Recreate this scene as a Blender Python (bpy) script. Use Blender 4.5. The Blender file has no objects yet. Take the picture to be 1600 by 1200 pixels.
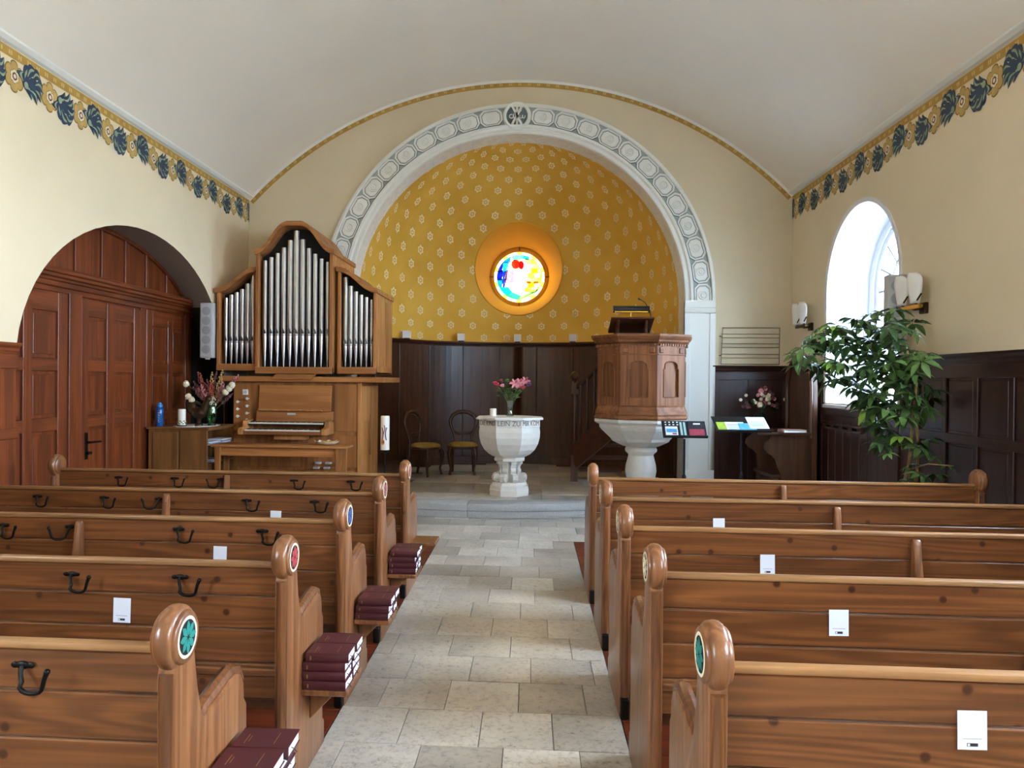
import bpy, bmesh, math, random
from math import sin, cos, pi, sqrt, atan2, radians
from mathutils import Vector, Matrix
random.seed(7)
S = bpy.context.scene
COL = S.collection

# ------------------------------------------------------------------ camera
F_PX, CX, CY, EYE = 1150.0, 751.0, 600.0, 1.6
TH, PITCH, ROLL = math.atan(78 / 1150), -0.0045, 0.009
fw = Vector((-sin(TH) * cos(PITCH), cos(TH) * cos(PITCH), sin(PITCH)))
rt = Vector((cos(TH), sin(TH), 0))
up = rt.cross(fw)
cr_, cu_ = rt * cos(ROLL) + up * sin(ROLL), up * cos(ROLL) - rt * sin(ROLL)
camd = bpy.data.cameras.new('camera')
cam = bpy.data.objects.new('camera', camd)
COL.objects.link(cam)
camd.sensor_width = 36
camd.lens = 36 * F_PX / 1600
camd.shift_x = (800 - CX) / 1600
camd.shift_y = 0
camd.clip_start = 0.02
cam.matrix_world = Matrix(((cr_.x, cu_.x, -fw.x, 0), (cr_.y, cu_.y, -fw.y, 0), (cr_.z, cu_.z, -fw.z, EYE), (0, 0, 0, 1)))
S.camera = cam

# ------------------------------------------------------------------ sky, daylight, exposure
W = bpy.data.worlds.new('sky')
S.world = W
W.use_nodes = True
bg = W.node_tree.nodes['Background']
bg.inputs[0].default_value = (0.80, 0.90, 1.0, 1)
bg.inputs[1].default_value = 9.0
S.view_settings.view_transform = 'Standard'
S.view_settings.look = 'None'
S.view_settings.gamma = 1
S.view_settings.use_curve_mapping = False
S.view_settings.exposure = 2.95
S.cycles.diffuse_bounces = 8
S.cycles.max_bounces = 14
S.cycles.transparent_max_bounces = 12
XL, XR, YB, YF = -4.0, 3.5, 10.18, -3.2        # side walls, altar wall, entrance wall
XC = -0.25                                     # axis of the nave
WIN_R = [(8.135, 0.865), (4.0, 0.865), (0.2, 0.865)]   # windows of the right wall (centre, half width)
WIN_L = [(-1.2, 0.865)]                  # windows of the left wall behind the view
def daylight_portal(x, y, side):
    L = bpy.data.lights.new('daylight_portal', 'AREA')
    L.shape = 'RECTANGLE'
    L.size, L.size_y = 2.2, 1.76
    L.cycles.is_portal = True
    o = bpy.data.objects.new('daylight_portal', L)
    COL.objects.link(o)
    o.location = (x, y, 2.45)
    o.rotation_euler = (0, radians(90) * side, 0)
for y, h in WIN_R:
    daylight_portal(XR + 0.57, y, 1)
for y, h in WIN_L:
    daylight_portal(XL - 0.57, y, -1)

L = bpy.data.lights.new('oculus_portal', 'AREA')
L.shape = 'DISK'
L.size = 1.0
L.cycles.is_portal = True
o = bpy.data.objects.new('oculus_portal', L)
COL.objects.link(o)
o.location = (-0.22, 13.46, 3.47)
o.rotation_euler = (radians(-90), 0, 0)

# ------------------------------------------------------------------ helpers
def lin(h):
    h = h.lstrip('#')
    v = [int(h[i:i + 2], 16) / 255 for i in (0, 2, 4)]
    return tuple((c / 12.92 if c <= .04045 else ((c + .055) / 1.055) ** 2.4) for c in v) + (1,)

class B:
    """collects geometry; build() links it as one mesh object"""
    def __init__(s):
        s.v, s.f, s.m, s.cur = [], [], [], 0
    def mat(s, i):
        s.cur = i
        return s
    def add(s, vs, fs):
        o = len(s.v)
        s.v += [tuple(p) for p in vs]
        for f in fs:
            s.f.append([i + o for i in f])
            s.m.append(s.cur)
        return s
    def box(s, x0, x1, y0, y1, z0, z1):
        x0, x1 = min(x0, x1), max(x0, x1)
        y0, y1 = min(y0, y1), max(y0, y1)
        z0, z1 = min(z0, z1), max(z0, z1)
        return s.add([(x0, y0, z0), (x1, y0, z0), (x1, y1, z0), (x0, y1, z0), (x0, y0, z1), (x1, y0, z1), (x1, y1, z1), (x0, y1, z1)],
                     [(0, 3, 2, 1), (4, 5, 6, 7), (0, 1, 5, 4), (1, 2, 6, 5), (2, 3, 7, 6), (3, 0, 4, 7)])
    def prism(s, poly, axis, a0, a1, caps=True):
        n = len(poly)
        def P(u, v, a):
            return {'X': (a, u, v), 'Y': (u, a, v), 'Z': (u, v, a)}[axis]
        vs = [P(u, v, a0) for u, v in poly] + [P(u, v, a1) for u, v in poly]
        fs = [(i, (i + 1) % n, n + (i + 1) % n, n + i) for i in range(n)]
        if caps:
            fs += [tuple(range(n)), tuple(range(2 * n - 1, n - 1, -1))]
        return s.add(vs, fs)
    def lathe(s, prof, n=24, c=(0, 0, 0), ph=0.0, axis='Z', caps=True):
        vs, fs = [], []
        for r, h in prof:
            for k in range(n):
                a = ph + 2 * pi * k / n
                u, v = r * cos(a), r * sin(a)
                p = {'Z': (u, v, h), 'X': (h, u, v), 'Y': (u, h, v)}[axis]
                vs.append((c[0] + p[0], c[1] + p[1], c[2] + p[2]))
        for j in range(len(prof) - 1):
            for k in range(n):
                fs.append((j * n + k, j * n + (k + 1) % n, (j + 1) * n + (k + 1) % n, (j + 1) * n + k))
        if caps:
            if prof[0][0] > 1e-5: fs.append(tuple(range(n))[::-1])
            if prof[-1][0] > 1e-5: fs.append(tuple(range((len(prof) - 1) * n, len(prof) * n)))
        return s.add(vs, fs)
    def tube(s, pts, r, n=8, caps=True):
        pts = [Vector(p) for p in pts]
        rs = r if isinstance(r, (list, tuple)) else [r] * len(pts)
        vs, fs = [], []
        t0 = (pts[1] - pts[0]).normalized()
        ref = Vector((0, 0, 1)) if abs(t0.z) < .9 else Vector((1, 0, 0))
        nrm = t0.cross(ref).normalized()
        for i, p in enumerate(pts):
            t = ((pts[i + 1] if i + 1 < len(pts) else p) - (pts[i - 1] if i else p)).normalized()
            nrm = (nrm - t * nrm.dot(t)).normalized()
            b = t.cross(nrm)
            for k in range(n):
                a = 2 * pi * k / n
                vs.append(p + (nrm * cos(a) + b * sin(a)) * rs[i])
        for j in range(len(pts) - 1):
            for k in range(n):
                fs.append((j * n + k, j * n + (k + 1) % n, (j + 1) * n + (k + 1) % n, (j + 1) * n + k))
        if caps:
            fs += [tuple(range(n))[::-1], tuple(range((len(pts) - 1) * n, len(pts) * n))]
        return s.add(vs, fs)
    def ball(s, c, r, sc=(1, 1, 1), n=12):
        prof = [(max(1e-6, r * sin(pi * j / (n // 2 + 1))), -r * cos(pi * j / (n // 2 + 1))) for j in range(n // 2 + 2)]
        vs, fs = [], []
        for rr, h in prof:
            for k in range(n):
                a = 2 * pi * k / n
                vs.append((c[0] + rr * cos(a) * sc[0], c[1] + rr * sin(a) * sc[1], c[2] + h * sc[2]))
        for j in range(len(prof) - 1):
            for k in range(n):
                fs.append((j * n + k, j * n + (k + 1) % n, (j + 1) * n + (k + 1) % n, (j + 1) * n + k))
        return s.add(vs, fs)
    def poly(s, pts):
        return s.add(pts, [tuple(range(len(pts)))])
    def bar(s, p, q, w, h, upv=(0, 0, 1)):
        p, q = Vector(p), Vector(q)
        t = (q - p).normalized()
        a = t.cross(Vector(upv)).normalized() * (w / 2)
        b = a.cross(t).normalized() * (h / 2)
        vs = [p - a - b, p + a - b, p + a + b, p - a + b, q - a - b, q + a - b, q + a + b, q - a + b]
        return s.add(vs, [(0, 3, 2, 1), (4, 5, 6, 7), (0, 1, 5, 4), (1, 2, 6, 5), (2, 3, 7, 6), (3, 0, 4, 7)])
    def build(s, name, mats, parent=None, smooth=False, bev=0, seg=1, loc=None):
        me = bpy.data.meshes.new(name)
        me.from_pydata(s.v, [], s.f)
        mats = mats if isinstance(mats, (list, tuple)) else [mats]
        for m in mats:
            me.materials.append(m)
        for p, i in zip(me.polygons, s.m):
            p.material_index = i
        bm = bmesh.new()
        bm.from_mesh(me)
        bmesh.ops.remove_doubles(bm, verts=bm.verts, dist=1e-5)
        bmesh.ops.recalc_face_normals(bm, faces=bm.faces)
        if bev:
            es = [e for e in bm.edges if len(e.link_faces) == 2 and e.calc_face_angle(0) > radians(28)]
            bmesh.ops.bevel(bm, geom=es, offset=bev, segments=seg, affect='EDGES', profile=.5, clamp_overlap=True)
        bm.to_mesh(me)
        bm.free()
        if smooth or bev:
            for p in me.polygons:
                p.use_smooth = True
            me.set_sharp_from_angle(angle=radians(40 if smooth else 30))
        o = bpy.data.objects.new(name, me)
        COL.objects.link(o)
        if parent is not None:
            o.parent = parent
        if loc is not None:
            o.location = loc
        return o

def tag(o, label=None, cat=None, group=None, kind=None):
    if label: o['label'] = label
    if cat: o['category'] = cat
    if group: o['group'] = group
    if kind: o['kind'] = kind
    return o
def thing(name, label, cat, loc=(0, 0, 0), rz=0.0, group=None):
    o = bpy.data.objects.new(name, None)
    COL.objects.link(o)
    o.empty_display_size = .1
    o.location = loc
    o.rotation_euler = (0, 0, rz)
    return tag(o, label, cat, group)
def struct(o):
    o['kind'] = 'structure'
    return o
def dup(o, parent=None, **kw):
    c = o.copy()
    COL.objects.link(c)
    c.parent = parent
    for ch in list(o.children):
        dup(ch, c)
    for k, v in kw.items():
        setattr(c, k, v)
    return c
def text_mesh(body, size, depth, name, mat, parent, width=None):
    cu = bpy.data.curves.new(name, 'FONT')
    cu.body = body
    cu.size = size
    cu.extrude = depth
    cu.align_x, cu.align_y = 'CENTER', 'CENTER'
    t = bpy.data.objects.new(name, cu)
    COL.objects.link(t)
    bpy.context.view_layer.update()
    me = bpy.data.meshes.new_from_object(t.evaluated_get(bpy.context.evaluated_depsgraph_get()))
    bpy.data.objects.remove(t)
    if width:
        xs = [v.co.x for v in me.vertices]
        k = width / max(1e-6, max(xs) - min(xs))
        mid = (max(xs) + min(xs)) / 2
        for v in me.vertices:
            v.co.x = (v.co.x - mid) * k
    me.materials.clear()
    me.materials.append(mat)
    o = bpy.data.objects.new(name, me)
    COL.objects.link(o)
    o.parent = parent
    return o

# ------------------------------------------------------------------ materials
class N:
    """small node-graph helper"""
    def __init__(s, name):
        s.m = bpy.data.materials.new(name)
        s.m.use_nodes = True
        s.t = s.m.node_tree
        s.b = s.t.nodes['Principled BSDF']
        s.out = s.t.nodes['Material Output']
    def n(s, kind, **kw):
        nd = s.t.nodes.new(kind)
        for k, v in kw.items():
            setattr(nd, k, v)
        return nd
    def l(s, a, b):
        s.t.links.new(a, b)
    def put(s, sock, v):
        if hasattr(v, 'is_linked') or hasattr(v, 'links'):
            s.l(v, sock)
        else:
            sock.default_value = v
    def math(s, op, a, b=None, c=None):
        nd = s.n('ShaderNodeMath', operation=op)
        for i, v in enumerate((a, b, c)):
            if v is not None:
                s.put(nd.inputs[i], v)
        return nd.outputs[0]
    def mix(s, fac, a, b, blend='MIX'):
        nd = s.n('ShaderNodeMix', data_type='RGBA', blend_type=blend)
        s.put(nd.inputs[0], fac)
        s.put(nd.inputs[6], a)
        s.put(nd.inputs[7], b)
        return nd.outputs[2]
    def ramp(s, fac, stops):
        nd = s.n('ShaderNodeValToRGB')
        e = nd.color_ramp.elements
        while len(e) < len(stops):
            e.new(.5)
        for k, (p, c) in zip(e, stops):
            k.position = p
            k.color = c if len(c) == 4 else tuple(c) + (1,)
        s.l(fac, nd.inputs[0])
        return nd.outputs[0]
    def coords(s, scale=(1, 1, 1), rnd=0.0, which='Object'):
        tc = s.n('ShaderNodeTexCoord')
        vec = tc.outputs[which]
        if rnd:
            oi = s.n('ShaderNodeObjectInfo')
            k = s.math('MULTIPLY', oi.outputs['Random'], rnd)
            ad = s.n('ShaderNodeVectorMath', operation='ADD')
            s.l(vec, ad.inputs[0])
            cb = s.n('ShaderNodeCombineXYZ')
            for i in range(3):
                s.l(k, cb.inputs[i])
            s.l(cb.outputs[0], ad.inputs[1])
            vec = ad.outputs[0]
        mp = s.n('ShaderNodeMapping')
        mp.inputs['Scale'].default_value = scale
        s.l(vec, mp.inputs['Vector'])
        return mp.outputs[0]
    def noise(s, vec, scale=5, detail=4, rough=.55, dist=0.0):
        nd = s.n('ShaderNodeTexNoise')
        nd.inputs['Scale'].default_value = scale
        nd.inputs['Detail'].default_value = detail
        nd.inputs['Roughness'].default_value = rough
        nd.inputs['Distortion'].default_value = dist
        s.l(vec, nd.inputs['Vector'])
        return nd.outputs['Fac']
    def bump(s, h, strength=.3, dist=.01):
        nd = s.n('ShaderNodeBump')
        nd.inputs['Strength'].default_value = strength
        nd.inputs['Distance'].default_value = dist
        s.l(h, nd.inputs['Height'])
        s.l(nd.outputs[0], s.b.inputs['Normal'])
    def set(s, color=None, rough=None, metal=None, spec=None, **kw):
        if color is not None: s.put(s.b.inputs['Base Color'], color)
        if rough is not None: s.put(s.b.inputs['Roughness'], rough)
        if metal is not None: s.put(s.b.inputs['Metallic'], metal)
        if spec is not None: s.put(s.b.inputs['Specular IOR Level'], spec)
        for k, v in kw.items():
            s.put(s.b.inputs[k], v)
        return s.m

def plain(name, hexc, rough=.5, metal=0.0, spec=.5, var=.12, scale=14.0, bump=0.0):
    g = N(name)
    v = g.coords()
    f = g.noise(v, scale, 4)
    c = lin(hexc)
    a = tuple(x * (1 - var) for x in c[:3]) + (1,)
    b = tuple(min(1, x * (1 + var)) for x in c[:3]) + (1,)
    col = g.ramp(f, [(.3, a), (.7, b)])
    if bump:
        g.bump(g.noise(v, scale * 6, 5), bump, .004)
    return g.set(col, rough, metal, spec)

_w = {}
def wood(kind, axis='Z'):
    """kind -> (dark, light, roughness, ring frequency, knots)"""
    if (kind, axis) in _w:
        return _w[kind, axis]
    P = {'pine': ('#4e2b14', '#82522d', .30, 15.0, True), 'pine_worn_lit': ('#7d5430', '#b08456', .4, 9.0, False), 'pine_end': ('#61391d', '#966540', .32, 11.0, False),
         'door': ('#54260f', '#87441f', .38, 5.0, False), 'oak': ('#382110', '#593822', .42, 5.0, False),
         'dark': ('#2a1512', '#40221b', .32, 4.0, False), 'organ': ('#87552e', '#b57c48', .42, 4.0, False),
         'organ_light': ('#9b6637', '#c78f56', .42, 4.0, False), 'pulpit': ('#6a4128', '#9f6a46', .34, 5.0, False),
         'cabinet': ('#6a4524', '#8d6237', .45, 4.0, False), 'floor': ('#4a1a0c', '#7a3318', .35, 4.0, False),
         'brown': ('#33190f', '#55301e', .3, 4.0, False)}[kind]
    g = N('wood_' + kind + '_' + axis.lower())
    lo, hi = .5, 8.0
    sc = {'X': (lo, hi, hi), 'Y': (hi, lo, hi), 'Z': (hi, hi, lo)}[axis]
    v = g.coords(sc, 37.0)
    n1 = g.noise(v, .8, 2, .45, .3)
    rings = g.math('SINE', g.math('MULTIPLY', n1, P[3] * 6.28))
    rings = g.math('MULTIPLY_ADD', rings, .5, .5)
    rings = g.math('POWER', rings, 1.6)
    fine = g.noise(g.coords(tuple(k * 9 if k > 1 else k * 3 for k in sc), 11.0), 1.0, 3, .6)
    broad = g.noise(v, .35, 2)
    d, l = lin(P[0]), lin(P[1])
    mid = tuple((a * .45 + b * .55) for a, b in zip(d, l))
    col = g.ramp(rings, [(0.0, l), (.55, mid), (1.0, tuple(a * .6 + b * .4 for a, b in zip(d, l)))])
    col = g.mix(g.math('MULTIPLY', g.ramp(fine, [(.3, (0, 0, 0)), (.7, (1, 1, 1))]), .55), col, d)
    tone = g.ramp(broad, [(.25, (.72, .70, .68)), (.75, (1.2, 1.17, 1.13))])
    col = g.mix(1.0, col, tone, 'MULTIPLY')
    if P[4]:
        sx = g.n('ShaderNodeSeparateXYZ')
        g.l(g.coords((1, 1, 1), 53.0), sx.inputs[0])
        cb = g.n('ShaderNodeCombineXYZ')
        g.l(sx.outputs['XYZ'.index(axis)], cb.inputs[0])
        g.l(sx.outputs[2 if axis == 'X' else 0], cb.inputs[1])
        vo = g.n('ShaderNodeTexVoronoi', voronoi_dimensions='2D')
        vo.inputs['Scale'].default_value = 3.6
        g.l(cb.outputs[0], vo.inputs['Vector'])
        k = g.ramp(vo.outputs['Distance'], [(.034, (1, 1, 1)), (.058, (0, 0, 0))])
        col = g.mix(g.math('MULTIPLY', k, .95), col, lin('#1c0b05'))
        k2 = g.ramp(vo.outputs['Distance'], [(.04, (1, 1, 1)), (.11, (0, 0, 0))])
        col = g.mix(g.math('MULTIPLY', k2, .3), col, lin('#6b3a1c'))
    g.bump(fine, .12, .003)
    r = g.math('MULTIPLY_ADD', fine, .2, P[2] - .08)
    soft = kind in ('pulpit', 'organ', 'organ_light', 'cabinet')
    _w[kind, axis] = g.set(col, .52 if soft else r, 0.0, .25 if soft else .5, **{'Coat Weight': 0.0 if soft else .2, 'Coat Roughness': .22})
    return _w[kind, axis]

def plaster(name, hexc, var=.05, bump=.08):
    g = N(name)
    v = g.coords()
    f = g.noise(v, .7, 3)
    f2 = g.noise(v, 30, 4)
    c = lin(hexc)
    col = g.ramp(f, [(.3, tuple(x * (1 - var) for x in c[:3])), (.7, tuple(min(1, x * (1 + var)) for x in c[:3]))])
    g.bump(f2, bump, .006)
    return g.set(col, .85, 0.0, .2)

M = {}
M['wall'] = plaster('wall_cream', '#dfcfaf')
M['wall_back'] = plaster('wall_altar', '#d2c4a6')
M['ceiling'] = plaster('ceiling_paint', '#ebe3d5', .03)
M['white'] = plaster('white_plaster', '#e9e6dd', .03, .05)
M['reveal'] = plaster('reveal_white', '#dcdde0', .02, .05)
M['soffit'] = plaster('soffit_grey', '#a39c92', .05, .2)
M['moulding'] = plaster('moulding_white', '#e4e4dc', .03, .03)
M['groove'] = plaster('moulding_groove', '#a4aaa4', .03, .03)
M['slate'] = plaster('moulding_dark', '#6f7a78', .05, .03)
M['gold'] = plain('gold_band', '#b08a3c', .7, var=.12, scale=9)
M['stone_white'] = plain('white_stone', '#d9d6d0', .5, var=.06, scale=12, bump=.1)
M['granite'] = plain('granite', '#a2a4a6', .55, var=.35, scale=160)
M['iron'] = plain('black_iron', '#14120f', .42, .6)
M['black'] = plain('black_plastic', '#101012', .45)
M['grey_speaker'] = plain('grey_speaker', '#b9b9ba', .5, var=.03)
M['grille'] = plain('speaker_grille', '#9b9c9e', .6, var=.1, scale=200)
M['paper'] = plain('white_paper', '#eceef2', .7, var=.02)
M['blue_print'] = plain('blue_print', '#4f9fd0', .6, var=.25, scale=20)
M['green_print'] = plain('green_print', '#9dbb3a', .6, var=.2)
M['dark_print'] = plain('dark_print', '#2b2a33', .5, var=.5, scale=40)
M['red_print'] = plain('red_print', '#a5364a', .6, var=.3, scale=50)
M['maroon'] = plain('maroon_cover', '#4a1722', .42, var=.1, scale=60)
M['pages'] = plain('page_edges', '#e6eef2', .8, var=.06, scale=90)
M['gilt'] = plain('gilt_print', '#a98b4c', .4, .5)
M['ribbon'] = plain('ribbon', '#3a1a22', .6)
M['blue_grey'] = plain('blue_grey_cover', '#7f94b5', .6)
M['bottle_cap'] = plain('blue_cap', '#2a7fc0', .3)
M['teal_pale'] = plain('pale_teal_print', '#a9cfc9', .6)
M['book_tan'] = plain('tan_cover', '#a98374', .5)
M['wire'] = plain('wire_metal', '#6f6652', .4, .6)
M['leaf_lit'] = plain('leaf_backlit', '#8db548', .4, var=.3, scale=6)  # brighter copy of the leaf green, light through the leaves put into colour
M['shade_black'] = plain('jamb_shade_black', '#0d0b0a', .9)  # near-black colour for the shaded jamb of the niche
M['wax'] = plain('candle_wax', '#f0ece0', .5, var=.02)
M['tin'] = plain('pipe_tin', '#c9c9cb', .24, .95, var=.06)
M['brass'] = plain('brass', '#b98b35', .3, .9)
M['shade'] = plain('opal_glass', '#e8e6e0', .3, var=.02)
M['leaf'] = plain('leaf_green', '#55763c', .4, var=.35, scale=6)
M['leaf_dark'] = plain('leaf_dark', '#34502a', .45, var=.3, scale=8)
M['stem'] = plain('stem_brown', '#9a7d4e', .6, var=.2)
M['velvet'] = plain('seat_velvet', '#a08a3e', .75, var=.15)
M['lace'] = plain('white_lace', '#e9e8e6', .8, var=.06, scale=120, bump=.3)
M['letter'] = plain('incised_letters', '#6b6258', .7)
M['bronze'] = plain('brown_bronze', '#4a3a26', .28, .75)
M['bottle'] = plain('blue_bottle', '#17589a', .15, var=.1)
M['keys_white'] = plain('key_white', '#e6e2d6', .3, var=.02)
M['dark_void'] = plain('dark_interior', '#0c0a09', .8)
M['pot'] = plain('terracotta', '#8a4a30', .7)
M['soil'] = plain('soil', '#2a1d14', .9)
M['grass'] = plain('gravel', '#b3ada3', .9, var=.3, scale=3)
for k, h in dict(teal='#1f7f74', red='#a83a3a', blue='#39508c', white='#e4e2da', pink='#d98a96', magenta='#b8324f', cream='#ddd2b4', purple='#5d2f5a',
                 rose='#8f4a4c', rust='#a5492a', tan='#bd9a57', tan_line='#8a7433', navy='#2f4156', sage='#8f9f7e', flower_white='#e8e2cf', olive='#6d5a30',
                 plum='#6a3a3a', yellow='#d8b43c', orange='#d9822b').items():
    M[k] = plain('paint_' + k, h, .6, var=.1)

def glass(name, col, tr=.9, rough=.05):
    g = N(name)
    t = g.n('ShaderNodeBsdfTransparent')
    t.inputs[0].default_value = col
    gl = g.n('ShaderNodeBsdfGlossy')
    gl.inputs['Roughness'].default_value = rough
    mx = g.n('ShaderNodeMixShader')
    mx.inputs[0].default_value = 1 - tr
    g.l(t.outputs[0], mx.inputs[1])
    g.l(gl.outputs[0], mx.inputs[2])
    g.l(mx.outputs[0], g.out.inputs[0])
    return g.m
M['glass_frost'] = glass('obscured_glass', (.57, .63, .69, 1), .94)
M['glass'] = glass('window_glass', (.93, .96, 1, 1), .94)
M['glass_clear'] = glass('vase_glass', (.80, .84, .80, 1), .8, .03)
M['glass_green'] = glass('green_glass', (.30, .70, .36, 1), .88, .05)

# floor stone: each slab its own tone
def stone(name, a, b, rough):
    g = N(name)
    oi = g.n('ShaderNodeObjectInfo')
    v = g.coords((1, 1, 1), 20.0)
    cl = g.noise(v, 3.2, 5, .6)
    fine = g.noise(v, 42, 4, .65)
    pit = g.noise(v, 34, 6, .75)
    col = g.mix(oi.outputs['Random'], lin(a), lin(b))
    col = g.mix(1.0, col, g.ramp(cl, [(.25, (.72, .72, .72)), (.75, (1.15, 1.13, 1.08))]), 'MULTIPLY')
    col = g.mix(1.0, col, g.ramp(pit, [(.36, (.66, .65, .64)), (.52, (1, 1, 1))]), 'MULTIPLY')
    g.bump(g.math('ADD', fine, pit), .12, .004)
    r = g.math('MULTIPLY_ADD', pit, .35, rough - .12)
    return g.set(col, r, 0.0, .5)
M['slab'] = stone('floor_limestone', '#a8a39b', '#dad5cd', .27)
M['slab_base'] = plain('floor_joint', '#7d7462', .8, var=.2)

# ochre apse wall with stencilled rosettes
def apse_material(R):
    g = N('apse_ochre_stencil')
    uv = g.n('ShaderNodeUVMap')
    uv.uv_map = 'stencil'
    sp = g.n('ShaderNodeSeparateXYZ')
    g.l(uv.outputs[0], sp.inputs[0])
    at = g.n('ShaderNodeAttribute')
    at.attribute_name = 'ce'
    row = g.math('FLOOR', g.math('ADD', sp.outputs[1], .5))
    par = g.math('FLOORED_MODULO', row, 2.0)
    uu = g.math('ADD', sp.outputs[0], g.math('MULTIPLY', par, .5))
    du = g.math('SUBTRACT', g.math('FRACT', uu), .5)
    dx = g.math('MULTIPLY', du, at.outputs['Fac'])
    dy = g.math('MULTIPLY', g.math('SUBTRACT', sp.outputs[1], row), .203)
    r = g.math('SQRT', g.math('ADD', g.math('MULTIPLY', dx, dx), g.math('MULTIPLY', dy, dy)))
    th = g.math('ARCTAN2', dx, dy)
    r6 = g.math('DIVIDE', r, g.math('MULTIPLY_ADD', g.math('COSINE', g.math('MULTIPLY', th, 6.0)), .16, 1.0))
    ring = g.math('LESS_THAN', g.math('ABSOLUTE', g.math('SUBTRACT', r6, .045)), .0115)
    dot = g.math('LESS_THAN', r, .0155)
    m = g.math('MAXIMUM', ring, dot)
    v = g.coords()
    base = g.ramp(g.noise(v, 1.1, 4), [(.3, lin('#e0b044')), (.7, lin('#eec258'))])
    col = g.mix(g.math('MULTIPLY', m, .85), base, lin('#efe6c4'))
    g.bump(g.noise(v, 30, 4), .06, .006)
    return g.set(col, .75, 0.0, .25)
M['ochre'] = plaster('ochre_plaster', '#dba83a', .04, .05)
# ------------------------------------------------------------------ room shell
ZS, APEX = 4.13, 5.74
RV = ((XR - XC) ** 2 + (APEX - ZS) ** 2) / (2 * (APEX - ZS))
ZV = APEX - RV
def vault_z(x):
    return ZV + sqrt(max(0, RV * RV - (x - XC) ** 2))
XA, RA, ZA = -0.22, 2.29, 2.71           # apse arch: axis, radius, springing
YA = 10.53                               # centre of the apse half circle

# vault
b = B()
n = 48
ang = math.asin((XR - XC) / RV)
cs = [(XC + RV * sin(-ang + 2 * ang * k / n), ZV + RV * cos(-ang + 2 * ang * k / n)) for k in range(n + 1)]
for k in range(n):
    b.add([(cs[k][0], YF, cs[k][1]), (cs[k + 1][0], YF, cs[k + 1][1]), (cs[k + 1][0], YB, cs[k + 1][1]), (cs[k][0], YB, cs[k][1])], [(0, 1, 2, 3)])
ceil = struct(b.build('ceiling', M['ceiling'], smooth=True))
for s, x in ((-1, XL), (1, XR)):
    bb = B().prism([(x, ZS - .002), (x - s * .03, ZS + .008), (x - s * .06, ZS + .034), (x - s * .065, ZS + .05), (x, ZS + .05)], 'Y', YF, YB)
    bb.build('cove_moulding', M['moulding'], ceil)

# side walls with arched openings: holes are (centre, half width, bottom, springing, rise radius)
def arch_pts(c, h, zs, r, n=32):
    zc = zs if r <= h + 1e-6 else None
    if zc is not None:
        return [(c - h * cos(pi * k / n), zs + r * sin(pi * k / n)) for k in range(n + 1)]
    a0 = math.acos(h / r)
    return [(c + r * cos(pi - a0 - (pi - 2 * a0) * k / n), zs - r * sin(a0) + r * sin(pi - a0 - (pi - 2 * a0) * k / n)) for k in range(n + 1)]
def side_wall(name, x, holes, mat):
    b = B()
    def q(y0, y1, za0, za1, zb0, zb1):
        b.add([(x, y0, za0), (x, y1, za1), (x, y1, zb1), (x, y0, zb0)], [(0, 1, 2, 3)])
    y = YF
    for c, h, z0, zs, r in sorted(holes):
        q(y, c - h, 0, 0, ZS, ZS)
        if z0 > 0:
            q(c - h, c + h, 0, 0, z0, z0)
        ap = arch_pts(c, h, zs, r)
        for (ya, za), (yb, zb) in zip(ap, ap[1:]):
            q(ya, yb, za, zb, ZS, ZS)
        y = c + h
    q(y, YB, 0, 0, ZS, ZS)
    return struct(b.build(name, mat))
NICHE = (7.42, 1.95, 0.0, 1.70, 1.43)
wallL = side_wall('wall_left', XL, [NICHE] + [(y, h, 1.38, 2.665, h) for y, h in WIN_L], M['wall'])
wallR = side_wall('wall_right', XR, [(y, h, 1.38, 2.665, h) for y, h in WIN_R], M['wall'])

# altar wall around the apse opening
b = B()
ri = RA + .12
n = 60
pin, pout = [], []
angs = sorted([pi * k / n for k in range(n + 1)] + [atan2(ZS - ZA, XR - XA), atan2(ZS - ZA, XL - XA)])
n = len(angs) - 1
for a in angs:
    d = (cos(a), sin(a))
    pin.append((XA + ri * d[0], ZA + ri * d[1]))
    t = 0.0
    lo, hi = ri, 9.0
    for _ in range(40):
        m_ = (lo + hi) / 2
        px, pz = XA + m_ * d[0], ZA + m_ * d[1]
        if XL < px < XR and pz < vault_z(px): lo = m_
        else: hi = m_
    pout.append((XA + lo * d[0], ZA + lo * d[1]))
for k in range(n):
    b.add([(pin[k][0], YB, pin[k][1]), (pout[k][0], YB, pout[k][1]), (pout[k + 1][0], YB, pout[k + 1][1]), (pin[k + 1][0], YB, pin[k + 1][1])], [(0, 1, 2, 3)])
for s, xe in ((-1, XL), (1, XR)):
    xi = XA + s * ri
    b.add([(xi, YB, 0), (xe, YB, 0), (xe, YB, ZA), (xi, YB, ZA)], [(0, 1, 2, 3)])
wallB = struct(b.build('wall_altar', M['wall_back']))
# entrance wall behind the view
b = B()
b.poly([(XL, YF, 0), (XR, YF, 0)] + [(x, YF, z) for x, z in reversed(cs)])
struct(b.build('wall_entrance', M['wall']))

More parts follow.
